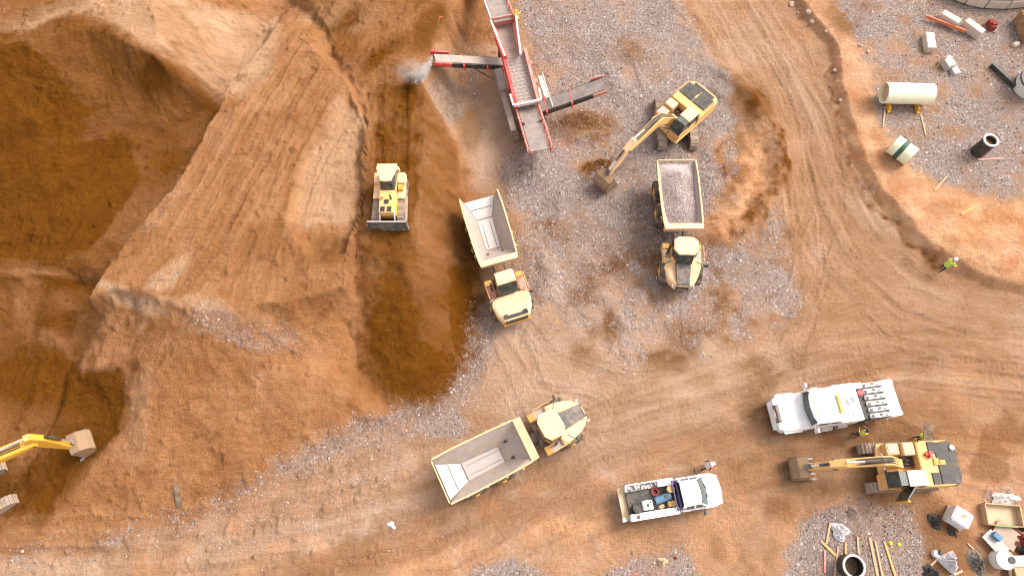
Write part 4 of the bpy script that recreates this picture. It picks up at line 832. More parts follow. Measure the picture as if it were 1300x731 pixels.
    on("air_compressor", MB().cyl((-.95, -.12, 1.18), (.02, .06, 1.22), .23).cyl((.02, .06, 1.22), (.08, .07, 1.22), .18, .1), 'blue', "blue cylinder tank lying in the service pickup bed", "tank", smooth=True, sub=("tank_bracket", MB().box((-.75, -.1, 1.0), (.1, .5, .25)).box((-.2, 0, 1.0), (.1, .5, .25)).cyl((-.25, .05, 1.4), (-.25, .05, 1.5), .12), 'black'))
    on("barrel", MB().cyl((-2.15, -.38, .9), (-2.15, -.38, 1.5), .28, n=18).ring((-2.15, -.38), .30, .25, 1.48, 1.54), 'plastic', "black barrel at the rear of the service pickup bed", "barrel")
    on("welder", MB().box((-1.5, -.28, 1.18), (.62, .56, .55)), 'white', "white boxy machine with dark port between black barrel and blue tank", "machine", .04, sub=("control_panel", MB().box((-1.5, -.3, 1.465), (.14, .2, .03)).box((-1.32, -.14, 1.465), (.1, .1, .02)), 'black'))
    on("water_cooler", MB().cyl((.08, .42, .9), (.08, .42, 1.42), .2, .22), 'wood2', "orange round jug standing by the far side of the pickup bed", "jug", sub=("lid", MB().cyl((.08, .42, 1.42), (.08, .42, 1.48), .23), 'wood2'))
    on("fuel_can", MB().box((.02, -.42, 1.08), (.5, .34, .36)).cyl((.15, -.42, 1.26), (.15, -.42, 1.34), .05), 'wood2', "orange fuel can beside the blue tank in the pickup bed", "fuel can", .04)
    on("hose_coil", MB().ring((-.8, .42), .26, .14, .9, 1.05), 'redc', "dark red hose coil lying behind the orange jug", "hose")
    on("tool_bag", MB().box((-.62, -.48, 1.0), (.42, .26, .26), rz=.3, top=.8), 'wood', "brown tool bag behind the orange fuel can", "bag", .03)
pickup()

# ------------------------------------------------------------------ large white service truck
def service_truck():
    c, rz, L = veh_axes((1133, 506), (983, 526), 1.4); k = L / 7.4
    t = thing("service_truck", "large white service truck with ribbed body and amber roof light bar", "truck", (c.x, c.y, gz(c.x, c.y)), rz); t.scale = (k, k, k)
    nose = [(1.7, -1.10), (2.9, -1.12), (3.4, -1.05), (3.66, -.7), (3.72, 0), (3.66, .7), (3.4, 1.05), (2.9, 1.12), (1.7, 1.10)]
    hood = MB().prism(nose, .55, lambda x, y: 1.75 - .12 * (x - 1.7) - .22 * (abs(y) > .8), .14).build("hood", 'white', t, bevel=.05)
    MB().box((3.56, 0, 1.42), (.2, 1.05, .3), ry=-.3).build("grille", 'dark', hood); MB().box((3.66, 0, .75), (.16, 1.7, .3)).build("bumper", 'white', hood, bevel=.03)
    for s_ in (-1, 1): MB().box((3.5, s_ * .75, 1.25), (.22, .34, .2)).build("headlight", 'hat', hood)
    MB().box((-.4, .42, .75), (7.0, .16, .25)).box((-.4, -.42, .75), (7.0, .16, .25)).build("chassis", 'black', t)
    cab = MB().box((.95, 0, 1.3), (1.75, 2.18, 1.0)).build("cab", 'white', t, bevel=.05)
    MB().loft([[(.2, -1.06, 1.78), (1.86, -1.05, 1.78), (2.02, 0, 1.78), (1.86, 1.05, 1.78), (.2, 1.06, 1.78)], [(.3, -1.0, 2.3), (1.72, -.97, 2.3), (1.86, 0, 2.3), (1.72, .97, 2.3), (.3, 1.0, 2.3)]]).build("cab_window", 'glass', cab)
    MB().prism([(.28, -1.05), (1.66, -1.02), (1.84, -.6), (1.9, 0), (1.84, .6), (1.66, 1.02), (.28, 1.05)], 2.3, 2.4, .06).build("cab_roof", 'white', cab, bevel=.03)
    pl = MB()
    for s_ in (-1, 1): pl.bar((1.86, s_ * 1.06, 1.76), (1.7, s_ * .99, 2.33), .1, .08).bar((.9, s_ * 1.07, 1.76), (.9, s_ * 1.01, 2.33), .1, .06)
    pl.build("pillar", 'white', cab)
    mk = MB()
    for y in (-.5, -.25, 0, .25, .5): mk.box((1.55 + .1 * (1 - abs(y)), y, 2.42), (.1, .08, .05))
    mk.build("marker_light", 'amber', cab)
    box = MB().box((-.42, 0, 1.65), (1.4, 2.24, 1.35)).build("front_compartment", 'white', t, bevel=.04)
    MB().box((.12, .02, 2.40), (.16, 1.1, .12)).build("light_bar", 'amber', t, bevel=.02)
    MB().ring((-.6, -.08), .25, .16, 2.31, 2.38).cyl((-.6, -.08, 2.3), (-.6, -.08, 2.355), .10).build("round_hatch", 'gconc', box)
    MB().box((-.15, .45, 2.335), (.5, .04, .03)).box((-.55, .75, 2.335), (.06, .2, .04)).build("roof_seam", 'steel', box)
    MB().box((-1.42, 0, 1.45), (.56, 2.1, .9)).build("pump_bay", 'plastic', t)
    MB().cyl((-1.42, -.5, 1.9), (-1.42, -.5, 2.2), .18).build("red_cap", 'red', t); MB().box((-1.42, -.93, 2.0), (.42, .36, .4)).build("filter_box", 'white', t, bevel=.03)
    rb = MB(); gp = MB()
    MB().box((-2.3, 0, 1.45), (1.25, 2.16, .9)).build("tank_body", 'dark', t, bevel=.03)
    for i in range(6):
        y = -.92 + i * .37; rb.box((-2.28, y, 1.98), (1.22, .25, .2)); gp.box((-1.80, y + .03, 2.09), (.14, .17, .06)).box((-2.3, y - .02, 2.09), (.20, .13, .06)).box((-2.62, y + .04, 2.09), (.06, .12, .04))
    rb.build("tank_rib", 'white', t, bevel=.04); gp.build("tank_fitting", 'dark', t)
    MB().box((-3.28, 0, 1.45), (.74, 2.2, 1.0)).box((-3.6, .95, 1.5), (.25, .24, .8)).box((-3.6, -.95, 1.5), (.25, .24, .8)).build("rear_compartment", 'white', t, bevel=.04)
    MB().box((-2.93, 0, 1.975), (.08, 2.16, .05)).build("hinge_strip", 'steel', t)
    for s_ in (-1, 1):
        MB().cyl((1.75, s_ * 1.0, 1.9), (1.75, s_ * 1.32, 2.0), .03, n=6).box((1.72, s_ * 1.36, 2.0), (.12, .24, .5)).build("mirror", 'white2', t)
        MB().cyl((.3, s_ * 1.08, .85), (1.3, s_ * 1.08, .85), .26, n=16).box((.8, s_ * 1.2, 1.1), (.5, .3, .05)).box((-.3, s_ * 1.14, .85), (.6, .26, .5)).build("side_tank", 'steel', t, bevel=.02)
        MB().box((2.75, s_ * 1.0, 1.12), (1.15, .42, .12)).build("wheel_arch", 'white', t, bevel=.04)
    w0 = wheel_part(t, (2.75, 1.0, .5), .5, .30, 16, 'steel', 1)
    for q, sd_ in (((2.75, -1.0, .5), 1), ((-2.1, .95, .5), 0), ((-2.1, -.95, .5), 1)): inst(w0, t, q, math.pi * sd_)
    MB().cyl((2.0, 1.05, 1.75), (2.05, 1.12, 2.9), .012, n=5).build("antenna", 'rail', t)
service_truck()

# ------------------------------------------------------------------ people
def person(px, py, face, label, top, legs, vest, hatc, pose, sleeve='skin', group=None):
    p = G(px, py); t_loc = (p.x, p.y, gz(p.x, p.y)); V, E, Rr = [], [], []
    def nd(co, r, par=None):
        V.append(co); Rr.append(r)
        if par is not None: E.append((par, len(V) - 1))
        return len(V) - 1
    ln = pose.get('lean', 0.0); st = pose.get('stride', .12); ax = lambda z, x=0: (x + math.sin(ln) * (z - .95), math.cos(ln) * (z - .95) + .95)
    def up(z, y=0, x=0): q = ax(z, x); return (q[0], y, q[1])
    pel = nd(up(.97), .155); sp = nd(up(1.15), .145, pel); ch = nd(up(1.36), .165, sp); nk = nd(up(1.52), .062, ch); hd = nd(up(1.64, 0, .03), .098, nk); tp = nd(up(1.74, 0, .02), .085, hd); nd(up(1.63, 0, .135), .02, hd)
    reg = {}
    for s_ in (-1, 1):
        hip = nd((0, s_ * .1, .9), .10, pel); f = st * s_; kn = nd((f * .6 + .06, s_ * .115, .5), .066, hip); an = nd((f, s_ * .12, .1), .048, kn); nd((f + .17, s_ * .135, .05), .042, an)
        shd = nd(up(1.43, s_ * .19), .072, ch); el, hn = pose['arms'][(s_ + 1) // 2]; e_ = nd(el, .047, shd); w_ = nd(hn, .034, e_)
        d = (Vector(hn) - Vector(el)).normalized(); u = d.cross(Vector((0, 0, 1))); u = u.normalized() if u.length > .1 else Vector((1, 0, 0)); v = d.cross(u)
        pal = nd(tuple(Vector(hn) + d * .07), .034, w_)
        for k, (o_, l_) in enumerate(((-.03, .075), (-.01, .09), (.012, .085), (.032, .065))):
            a = nd(tuple(Vector(hn) + d * .11 + u * o_), .010, pal); nd(tuple(Vector(hn) + d * (.11 + l_ * .6) + u * o_ * 1.1 + v * .03), .009, a)
        a = nd(tuple(Vector(hn) + d * .05 + u * .05), .011, pal); nd(tuple(Vector(hn) + d * .10 + u * .07 + v * .02), .009, a)
    me_ = bpy.data.meshes.new("person"); me_.from_pydata(V, E, []); ob = bpy.data.objects.new("person", me_); COL.objects.link(ob)
    md = ob.modifiers.new("skin", 'SKIN'); ob.modifiers.new("sub", 'SUBSURF').levels = 1
    for i, sv in enumerate(me_.skin_vertices[0].data): sv.radius = (Rr[i], Rr[i]); sv.use_root = (i == 0)
    dg = bpy.context.evaluated_depsgraph_get(); me2 = bpy.data.meshes.new_from_object(ob.evaluated_get(dg)); bpy.data.objects.remove(ob); bpy.data.meshes.remove(me_)
    me2.name = "person"; me2.materials.clear()
    for k in (legs, sleeve, 'skin', 'plastic'): me2.materials.append(M[k])
    hands = [Vector(pose['arms'][i][1]) for i in (0, 1)]; elb = [Vector(pose['arms'][i][0]) for i in (0, 1)]
    for f in me2.polygons:
        c = f.center; f.use_smooth = True; r_ = 0
        if c.z < .13: r_ = 3
        elif min((c - q).length for q in hands) < .24 - .0 and min((c - q).length for q in hands) < min((c - q).length for q in elb): r_ = 2
        elif (Vector(up(1.64)) - c).length < .22: r_ = 2
        elif c.z > .98 * 1 or min((c - q).length for q in elb) < .2: r_ = 1
        f.material_index = r_
    o = bpy.data.objects.new("person", me2); COL.objects.link(o); o.location = t_loc; o.rotation_euler = (0, 0, face); tag(o, label, "person", group)
    rings = []
    for z, rx, ry in ((.93, .165, .205), (1.12, .158, .19), (1.32, .175, .215), (1.44, .13, .20), (1.50, .085, .11)):
        rings.append([up(z, ry * math.sin(a), 0) if False else (up(z)[0] + rx * math.cos(a), ry * math.sin(a), up(z)[2]) for a in [2 * math.pi * i / 14 for i in range(14)]])
    ve = MB().loft(rings, False).build("vest", vest, o, smooth=True)
    if vest in ('hiviz', 'hivizy'):
        b = MB()
        for z0, z1, rx, ry in ((1.08, 1.13, .166, .20), (1.30, 1.35, .183, .223)):
            b.loft([[(up(z)[0] + rx * math.cos(a), ry * math.sin(a), up(z)[2]) for a in [2 * math.pi * i / 14 for i in range(14)]] for z in (z0, z1)], False)
        b.build("reflective_band", 'steel', ve)
    hc = Vector(up(1.70, 0, .02)); rg = []
    for z, r_ in ((-.02, .125), (.04, .122), (.09, .10), (.125, .06), (.135, .01)): rg.append([(hc.x + r_ * 1.12 * math.cos(a), r_ * math.sin(a), hc.z + z) for a in [2 * math.pi * i / 14 for i in range(14)]])
    hm = MB().loft(rg); hm.box((hc.x + .14, 0, hc.z - .015), (.12, .18, .015)); hm.build("hard_hat" if hatc == 'hat' else "cap", hatc, o, smooth=True)
    return o
rel = (((.02, -.27, 1.18), (.10, -.28, .93)), ((.02, .27, 1.18), (.12, .26, .94)))
fwd = (((.08, -.28, 1.18), (.32, -.20, 1.10)), ((.08, .28, 1.18), (.32, .18, 1.12)))
person(893, 593, R(15), "person in white hard hat and pale vest walking near the service pickup hood", 'top', 'plastic', 'white2', 'hat', dict(stride=.22, lean=.12, arms=(((-.08, -.30, 1.2), (.1, -.33, .98)), ((.08, .28, 1.18), (-.02, .28, .95)))), 'redc')
person(1086, 553, R(95), "person in yellow high visibility vest and black cap behind the white service truck", 'top', 'navy', 'hivizy', 'plastic', dict(stride=.06, lean=.05, arms=fwd), 'hivizy')
person(1161, 556, R(-90), "person in lime vest standing at the side of the parked excavator", 'top', 'navy', 'hiviz', 'hiviz', dict(stride=.08, lean=.25, arms=fwd), 'hiviz')
sv = person(1192, 343, R(30), "person in lime vest and white hard hat standing on the orange bank", 'top', 'navy', 'hiviz', 'hat', dict(stride=.2, lean=.32, arms=(((.22, -.34, 1.16), (.48, -.38, 1.05)), ((.26, .30, 1.15), (.5, .2, 1.05)))), 'hivizy')

# ------------------------------------------------------------------ pipes and rings
def tube_along(px0, px1, r, th, zc, name, mt_, label, cat, group=None):
    a = G(*px0, zc); b = G(*px1, zc); z = (a.z + b.z) / 2; c = (a + b) / 2; d = (b - a).xy; L = d.length; rz = math.atan2(d.y, d.x)
    t = thing(name, label, cat, (c.x, c.y, z - zc), rz, group); n = 32; rs = []
    for x, r_ in ((-L / 2, r), (L / 2, r), (L / 2, r - th), (-L / 2, r - th), (-L / 2, r)): rs.append([(x, r_ * math.cos(2 * math.pi * i / n), zc + r_ * math.sin(2 * math.pi * i / n)) for i in range(n)])
    MB().loft(rs, False).build("pipe_wall", mt_, t, smooth=True); return t, L
t, L = tube_along((1122, 118), (1182, 120), .78, .07, .95, "pipe", 'pipe', "long cream pipe section lying on two timber chocks on grey gravel", "pipe")
MB().cyl((-L / 2 + .25, 0, .95), (-L / 2 + .3, 0, .95), .72, n=28).build("end_cover", 'wood', t)
MB().ring((0, 0), .80, .76, -.06, .06, 32).build("end_ring", 'white2', t, T=Matrix.Translation((-L / 2 + .06, 0, .95)) @ Matrix.Rotation(math.pi / 2, 4, 'Y'))
for x in (-1.15, 1.05):
    o = MB().box((0, 0, .10), (.18, 2.1, .2)).box((0, -.72, .3), (.16, .35, .22)).box((0, .72, .3), (.16, .35, .22)).build("timber_chock", 'gold', None)
    w_ = Matrix.Translation(t.location) @ Matrix.Rotation(t.rotation_euler.z, 4, 'Z') @ Vector((x, -.12, 0)); o.location = (w_.x, w_.y, gz(w_.x, w_.y)); o.rotation_euler.z = t.rotation_euler.z
    tag(o, "yellowish timber chock under the %s end of the long cream pipe" % ("left" if x < 0 else "right"), "chock", "chocks under the cream pipe")
t, L = tube_along((1133, 183), (1158, 199), .72, .06, .72, "pipe", 'pipe', "short cream pipe section with dark green band lying on gravel", "pipe")
MB().ring((0, 0), .735, .70, -.17, .17, 32).build("painted_band", 'green', t, T=Matrix.Translation((-.08, 0, .72)) @ Matrix.Rotation(math.pi / 2, 4, 'Y'))
MB().cyl((L / 2 - .06, 0, .72), (L / 2 - .02, 0, .72), .68, n=28).cyl((-L / 2 + .02, 0, .72), (-L / 2 + .06, 0, .72), .68, n=28).build("end_cover", 'white2', t)
def standing_pipe(px, py, r, hh, label, rimm, inner):
    p = G(px, py); z = gz(p.x, p.y); t = thing("manhole_pipe", label, "manhole pipe", (p.x, p.y, z - .05))
    n = 32; rs = []
    for r_, z_ in ((r, 0), (r, hh), (r - .09, hh), (r - .09, .15)): rs.append([(r_ * math.cos(2 * math.pi * i / n), r_ * math.sin(2 * math.pi * i / n), z_) for i in range(n)])
    MB().loft(rs, False).build("pipe_wall", 'plastic', t, smooth=True); MB().ring((0, 0), r + .025, r - .11, hh - .05, hh + .05, 32).build("rim", rimm, t)
    MB().cyl((0, 0, .1), (0, 0, hh * (.72 if inner == 'soilin' else .25)), r - .1, n=28).build("fill", inner, t)
standing_pipe(1241, 193, .52, 1.6, "upright black pipe with white rim and orange soil inside, on grey gravel", 'white2', 'soilin')
standing_pipe(1075, 718, .66, 1.0, "open black pipe ring with pale grey rim among planks on gravel", 'gconc', 'dwood')
p = G(1300, 112); t = thing("storage_tank", "round pale tank cut by the right edge beside a dark beam", "tank", (p.x + .3, p.y, gz(p.x, p.y)))
MB().cyl((0, 0, 0), (0, 0, 1.6), 1.15, n=32).build("tank_wall", 'white2', t, smooth=True); MB().cyl((0, 0, 1.6), (0, 0, 1.72), 1.17, 1.0, n=32).build("lid", 'white2', t); MB().ring((0, 0), 1.19, 1.10, .9, 1.0, 32).ring((0, 0), 1.2, 1.1, 1.58, 1.66, 32).build("strap", 'plastic', t)
def beam(name, p0, p1, wd, ht, mt_, label, cat, group=None, z0=None, dz=0., bevel=.0):
    a = G(*p0, ht / 2 + dz); b = G(*p1, ht / 2 + dz); c = (a + b) / 2
    o = MB().bar(a - c, b - c, wd, ht).build(name, mt_, None, bevel=bevel, loc=c); return tag(o, label, cat, group)
beam("steel_beam", (1259, 82), (1289, 110), .28, .4, 'plastic', "long black beam lying toward the round pale tank", "beam")
beam("steel_beam", (1286, 108), (1296, 96), .3, .4, 'plastic', "short black beam against the round pale tank", "beam")

# ------------------------------------------------------------------ concrete blocks, wall, orange rail, stakes
def block(p0, p1, wd, ht, mt_, label, dz=0.):
    a = G(*p0, ht); b = G(*p1, ht); c = (a + b) / 2; d = (b - a).xy; z = gz(c.x, c.y); L = d.length
    t = thing("concrete_block", label, "concrete block", (c.x, c.y, z - .04 + dz), math.atan2(d.y, d.x), "concrete blocks on the gravel")
    bb = MB().box((0, 0, ht / 2), (L, wd, ht), top=.97, topx=.98).build("block_body", mt_, t, bevel=.04)
    return t
block((1181, 40), (1184, 61), .72, .6, 'concrete', "pale concrete block standing alone below the orange rail")
block((1202, 71), (1211, 83), .78, .6, 'gconc', "grey concrete block upper of two touching near red stakes")
block((1211, 83), (1217, 93), .62, .35, 'gconc', "low grey concrete block lower of two touching near red stakes")
block((1198, 14), (1220, 27), .62, .75, 'concrete', "long pale concrete block behind the orange rail, left one")
block((1228, 24), (1250, 40), .62, .75, 'concrete', "long pale concrete block at right end of the orange rail")
beam("barrier_rail", (1176, 21), (1226, 40), .10, .25, 'tape', "orange rail running in front of the long concrete blocks", "barrier", dz=.2)
pts = [(1195, -14), (1206, -4), (1224, 3), (1248, 8), (1275, 9), (1305, 6), (1340, -2)]
wc = G(1250, 2); t = thing("block_wall", "curved pale block retaining wall at the upper right corner", "retaining wall", (wc.x, wc.y, 0))
for row, (zz, off) in enumerate(((0.45, 0.), (1.2, .05))):
    mb = MB(); ww = [G(*q) for q in pts]; q2 = []
    for a, b in zip(ww, ww[1:]):
        nn = max(1, int((b - a).length / (1.3)))
        for k in range(nn): q2.append(a.lerp(b, k / nn))
    q2.append(ww[-1])
    for i, (a, b) in enumerate(zip(q2, q2[1:])):
        d = (b - a).normalized() * .015; z0 = gz(a.x, a.y); n_ = Vector((-d.y, d.x, 0)).normalized()
        for lay in range(2): mb.bar(Vector((a.x, a.y, 0)) + d + n_ * (off + lay * .72 + row * .1) - wc * 1 + Vector((0, 0, z0 + zz)), Vector((b.x, b.y, 0)) - d + n_ * (off + lay * .72 + row * .1) - wc + Vector((0, 0, z0 + zz)), .66, .72)
    mb.build("block_course", 'concrete', t, bevel=.03)
t.location.z = wc.z
def stake(px, py, hh, mt_, label, cat, name, lean=(.25, .1), group=None, flag=True):
    p = G(px, py); z = gz(p.x, p.y); t = thing(name, label, cat, (p.x, p.y, z), 0, group); tipv = Vector((lean[0], lean[1], hh))
    MB().bar((0, 0, -.1), tipv, .06, .06).build("post", 'wood2' if flag else mt_, t)
    if flag: m = MB(); m.loft([[tipv + Vector(q) for q in ((0, 0, 0), (.28, .08, -.02), (.25, .06, -.2), (0, 0, -.22))], [tipv + Vector(q) for q in ((.0, .03, 0), (.28, .11, -.02), (.25, .09, -.2), (0, .03, -.22))]]); m.build("flag", mt_, t)
for px, py, c, lb, ln in ((1057, 31, 'red', "red flagged stake on the berm beside the haul road at top", (.5, .2)), (1172, 19, 'red', "red flagged stake at left end of the orange rail", (.2, .3)), (1186, 90, 'red', "red flagged stake left of the two touching grey blocks", (.35, .5)),
                      (1258, 144, 'tape', "orange flagged stake above the upright black pipe", (.3, .4)), (985, 2, 'red', "red flagged stake at top edge by the haul road", (.2, .1)), (1180, 2, 'red', "red flagged stake at top edge left of the block wall", (.2, .1)), (1153, 1, 'redc', "dark red flagged stake at top edge above gravel", (.2, .1)), (556, 34, 'tape', "orange flagged stake at the tip of the damp soil strip", (.2, .1))):
    stake(px, py, .9, c, lb, "stake", "marker_stake", ln, "flagged marker stakes")
p = G(1300, 40); z = gz(p.x, p.y); t = thing("container", "rusty brown open container cut by the right edge", "container", (p.x + .5, p.y, z), R(4))
MB().box((0, 0, .55), (2.2, 2.4, 1.1)).build("container_body", 'rust', t, bevel=.03); MB().box((0, .35, 1.12), (2.0, 1.6, .04)).build("cover", 'rust', t); MB().box((-.2, -.7, 1.13), (1.7, .8, .05)).build("opening", 'plastic', t)
p = G(1256, 35); o = MB().box((0, 0, .25), (.45, .8, .5)).box((.05, -.1, .55), (.4, .3, .15), rz=.2).build("brick_stack", 'redc', None, loc=(p.x, p.y, gz(p.x, p.y))); tag(o, "small dark red stack beside the pale block right of orange rail", "stack")
p = G(1288, 58); o = MB().box((0, 0, .15), (.6, .35, .3), rz=.3, top=.85).build("rubble_block", 'concrete', None, loc=(p.x, p.y, gz(p.x, p.y)), bevel=.04); tag(o, "small pale rubble block below the rusty container", "rubble")

# ------------------------------------------------------------------ timbers
for i, (a, b, wd, m_, lb) in enumerate([
    ((1123.5, 139), (1121, 162), .12, 'wood', "thin pale plank below left end of the long cream pipe"), ((1169, 146), (1175.5, 172), .13, 'wood', "thin pale plank below right end of the long cream pipe"), ((1202, 224), (1186, 242), .12, 'wood', "thin pale plank on gravel near the orange bank edge, upper"),
    ((1242, 260), (1220, 272), .14, 'wood2', "thin pale plank at the orange bank edge, lower"), ((1241, 203), (1274, 201), .14, 'pink', "reddish plank at the foot of the upright black pipe"),
    ((1104, 682), (1115, 735), .17, 'wood', "broad weathered plank right of the open pipe ring"), ((1111, 686), (1121, 735), .13, 'wood', "narrow plank alongside the broad weathered plank"), ((1123, 688), (1138, 735), .15, 'wood2', "orange plank, rightmost on the lower gravel patch"),
    ((1088.5, 680), (1090, 703), .12, 'wood', "short plank upright in view above the open pipe ring"), ((1073.5, 688), (1073.5, 703), .13, 'wood2', "very short plank above left of the open pipe ring"), ((1064, 694), (1059, 732), .10, 'wood', "thin grey plank left of the open pipe ring"),
    ((1047, 698), (1047, 727), .13, 'pink', "reddish plank, leftmost on the lower gravel patch"), ((1042, 686), (1061, 705), .16, 'wood2', "slanting orange plank below the crumpled white sheet"), ((1054, 663), (1049, 690), .13, 'wood', "thin plank left of the crumpled white sheet"),
    ((1181, 718), (1192, 707), .12, 'wood', "pale plank left of the white sheeted bundle"), ((1203, 733), (1222, 724), .14, 'wood', "pale plank below the white sheeted bundle"), ((1228, 689), (1236, 697), .10, 'wood', "small plank scrap above the dark tub")]):
    beam("timber_plank", a, b, wd, .07, m_, lb, "plank", "loose timber planks", bevel=.01)
beam("timber_post", (223, 615), (228, 643), .30, .16, 'dwood', "dark timber post lying on the tan slope at lower left", "post")
for q, lb in (((1130, 689), "small yellow marker on gravel, left one of two"), ((1141, 690.5), "small yellow marker on gravel, right one of two")):
    p = G(*q); o = MB().cyl((0, 0, 0), (0, 0, .12), .12, .10, n=14).cyl((0, 0, .12), (0, 0, .17), .06, n=10).build("marker_disc", 'hivizy', None, loc=(p.x, p.y, gz(p.x, p.y))); tag(o, lb, "marker", "small yellow markers")
# ------------------------------------------------------------------ odds and ends at the lower right
def crumpled(name, px, py, sx, sy, hh, mt_, label, cat, rz=0., seed=1, shape=None, sub=None):
    p = G(px, py); n = 16; vs, fs = [], []; rr = random.Random(seed); bump = [[rr.random() for _ in range(n)] for _ in range(n)]
    for i in range(n):
        for j in range(n):
            u, v = i / (n - 1) * 2 - 1, j / (n - 1) * 2 - 1; q = max(abs(u), abs(v)); r_ = math.hypot(u, v) or 1; k = q / r_
            wob = 1 + .16 * math.sin(3 * math.atan2(v, u) + seed) + .1 * math.sin(5 * math.atan2(v, u) + 2 * seed); s3 = shape(math.atan2(v, u)) if shape else wob
            x, y = u * k * s3 * sx / 2, v * k * s3 * sy / 2; z = hh * (1 - q ** 2) * (.55 + .7 * bump[i][j]) + .015; vs.append((x, y, z))
    for i in range(n - 1):
        for j in range(n - 1): a = i * n + j; fs.append((a, a + n, a + n + 1, a + 1))
    o = MB().add(vs, fs).build(name, mt_, None, loc=(p.x, p.y, gz(p.x, p.y) - .01)); o.rotation_euler.z = rz; md = o.modifiers.new("thick", 'SOLIDIFY'); md.thickness = .02; tag(o, label, cat); return o
p = G(1210, 657); t = thing("water_tank", "white square plastic tank with brown mark on top, beside dark debris", "tank", (p.x, p.y, gz(p.x, p.y)), R(-35))
MB().box((0, 0, .52), (1.15, 1.0, 1.0), top=.96, topx=.96).build("tank_body", 'white', t, bevel=.07); MB().cyl((.05, .1, 1.02), (.05, .1, 1.05), .14, n=14).box((-.12, -.02, 1.025), (.12, .06, .02)).build("cap", 'wood', t); MB().box((0, 0, .06), (1.2, 1.05, .12)).build("pallet", 'wood', t)
crumpled("plastic_sheet", 1187, 661, 1.0, 1.2, .35, 'plastic', "black crumpled plastic sheet left of the white square tank", "sheet", .3, 3, lambda a: .85 + .1 * math.sin(3 * a + 1) + .06 * math.sin(7 * a))
crumpled("plastic_sheet", 1208, 674, .5, .8, .2, 'plastic', "small black sheet scrap below the white square tank", "sheet", .7, 5)
crumpled("plastic_sheet", 1182, 727, 1.3, 1.1, .3, 'plastic', "black plastic sheet at bottom edge left of the sheeted bundle", "sheet", -.5, 6, lambda a: .85 + .1 * math.sin(3 * a + 1) + .06 * math.sin(7 * a))
crumpled("rubble_pile", 1276, 633, 1.9, .75, .2, 'gconc', "pale grey rubble heap above the steel tray", "rubble", .1, 8)
crumpled("soil_pile", 1239, 713, 1.15, 1.7, .38, 'dark', "dark oval heap between sheeted bundle and round grey drum", "heap", .25, 9, lambda a: .92 + .05 * math.sin(3 * a))
tri = lambda a: .62 / max(.35, math.cos(((a + .4 + math.pi / 3) % (2 * math.pi / 3)) - math.pi / 3)) * .8
o = crumpled("sheeted_bundle", 1203, 713, 1.5, 1.9, .75, 'tarp', "white sheeted triangular bundle with black ball at its tip", "bundle", .2, 11, tri)
b_ = MB().cyl((-.38, .62, .1), (-.38, .62, .45), .18, .12, n=12).build("black_cap", 'plastic', o); MB().cyl((-.58, .60, .05), (-.58, .60, .3), .24, .2, n=12).build("white_cap", 'white2', o)
o = crumpled("crumpled_sheet", 1066, 674, 1.05, 1.1, .4, 'tarp', "crumpled white sheet among planks on the lower gravel patch", "sheet", .2, 14)
o = crumpled("rock", 1082, 650, .55, .7, .35, 'stone', "pale grey rock at top of the lower gravel patch", "rock", 0, 15)
def tray(px, py, L, W, hh, rz, mt_, label):
    p = G(px, py); t = thing("steel_tray", label, "tray", (p.x, p.y, gz(p.x, p.y)), rz); MB().box((0, 0, .06), (L, W, .1)).build("tray_floor", 'lime', t)
    for nm_, c_, s_, m_ in (("tray_side", (0, W / 2, hh / 2), (L, .07, hh), mt_), ("tray_side", (-L / 2, 0, hh / 2), (.07, W, hh), mt_), ("tray_side", (L / 2, 0, hh / 2), (.09, W, hh), mt_)): MB().box(c_, s_).build(nm_, m_, t)
    MB().box((-.0, -W / 2, hh / 2), (L, .07, hh)).build("tray_side", 'rust', t); MB().box((.0, -W / 2 - .04, hh - .06), (L * .62, .05, .14)).build("green_strip", 'lgreen', t)
tray(1268, 654, 2.15, 1.25, .55, R(-4), 'wood', "open tan steel tray with green strip along its lower side")
beam("plywood_sheet", (1252, 676), (1276, 702), .8, .05, 'gconc', "grey sheet panel sloping below the tan steel tray", "panel", dz=.35)
beam("plywood_sheet", (1263, 668), (1292, 690), 1.2, .05, 'stone', "pale dusty sheet panel right of the grey sheet panel", "panel", dz=.2)
p = G(1258, 681); o = MB().box((0, 0, .55), (.5, .35, .3), rz=-.8).build("blue_crate", 'blue', None, loc=(p.x, p.y, gz(p.x, p.y)), bevel=.03); tag(o, "small blue crate on the grey sheet panel", "crate")
p = G(1266, 710); t = thing("drum", "round pale grey drum with black opening near bottom right corner", "drum", (p.x, p.y, gz(p.x, p.y))); MB().cyl((0, 0, 0), (0, 0, .75), .55, n=26).build("drum_body", 'white2', t, smooth=True); MB().ring((0, 0), .57, .5, .7, .78, 26).build("rim", 'gconc', t); MB().cyl((.36, -.02, .75), (.36, -.02, .82), .2, n=16).build("opening", 'plastic', t)
beam("steel_beam", (1277, 712), (1312, 711), .62, .5, 'gconc', "wide grey beam right of the round pale drum", "beam"); beam("steel_beam", (1279, 716), (1281, 740), .2, .4, 'dwood', "brown post below the wide grey beam", "beam")
p = G(1290, 726); o = MB().box((0, 0, .2), (.7, .9, .4), rz=.1, top=.95).build("crate", 'wood', None, loc=(p.x, p.y, gz(p.x, p.y)), bevel=.03); tag(o, "tan crate at bottom edge below the wide grey beam", "crate")
for i, (px, py, sx, sy, m_, lb) in enumerate([(1296, 664, .5, .9, 'plastic', "black scrap right of the tan steel tray"), (1294, 683, .8, .8, 'redc', "dark red scrap right of the dusty panel"), (1297, 698, .7, .7, 'plastic', "black scrap above the wide grey beam"), (1288, 690, .5, .4, 'rust', "rusty scrap beside dark red scrap")]):
    crumpled("scrap_heap", px, py, sx, sy, .45, m_, lb, "scrap", i * .7, 20 + i)
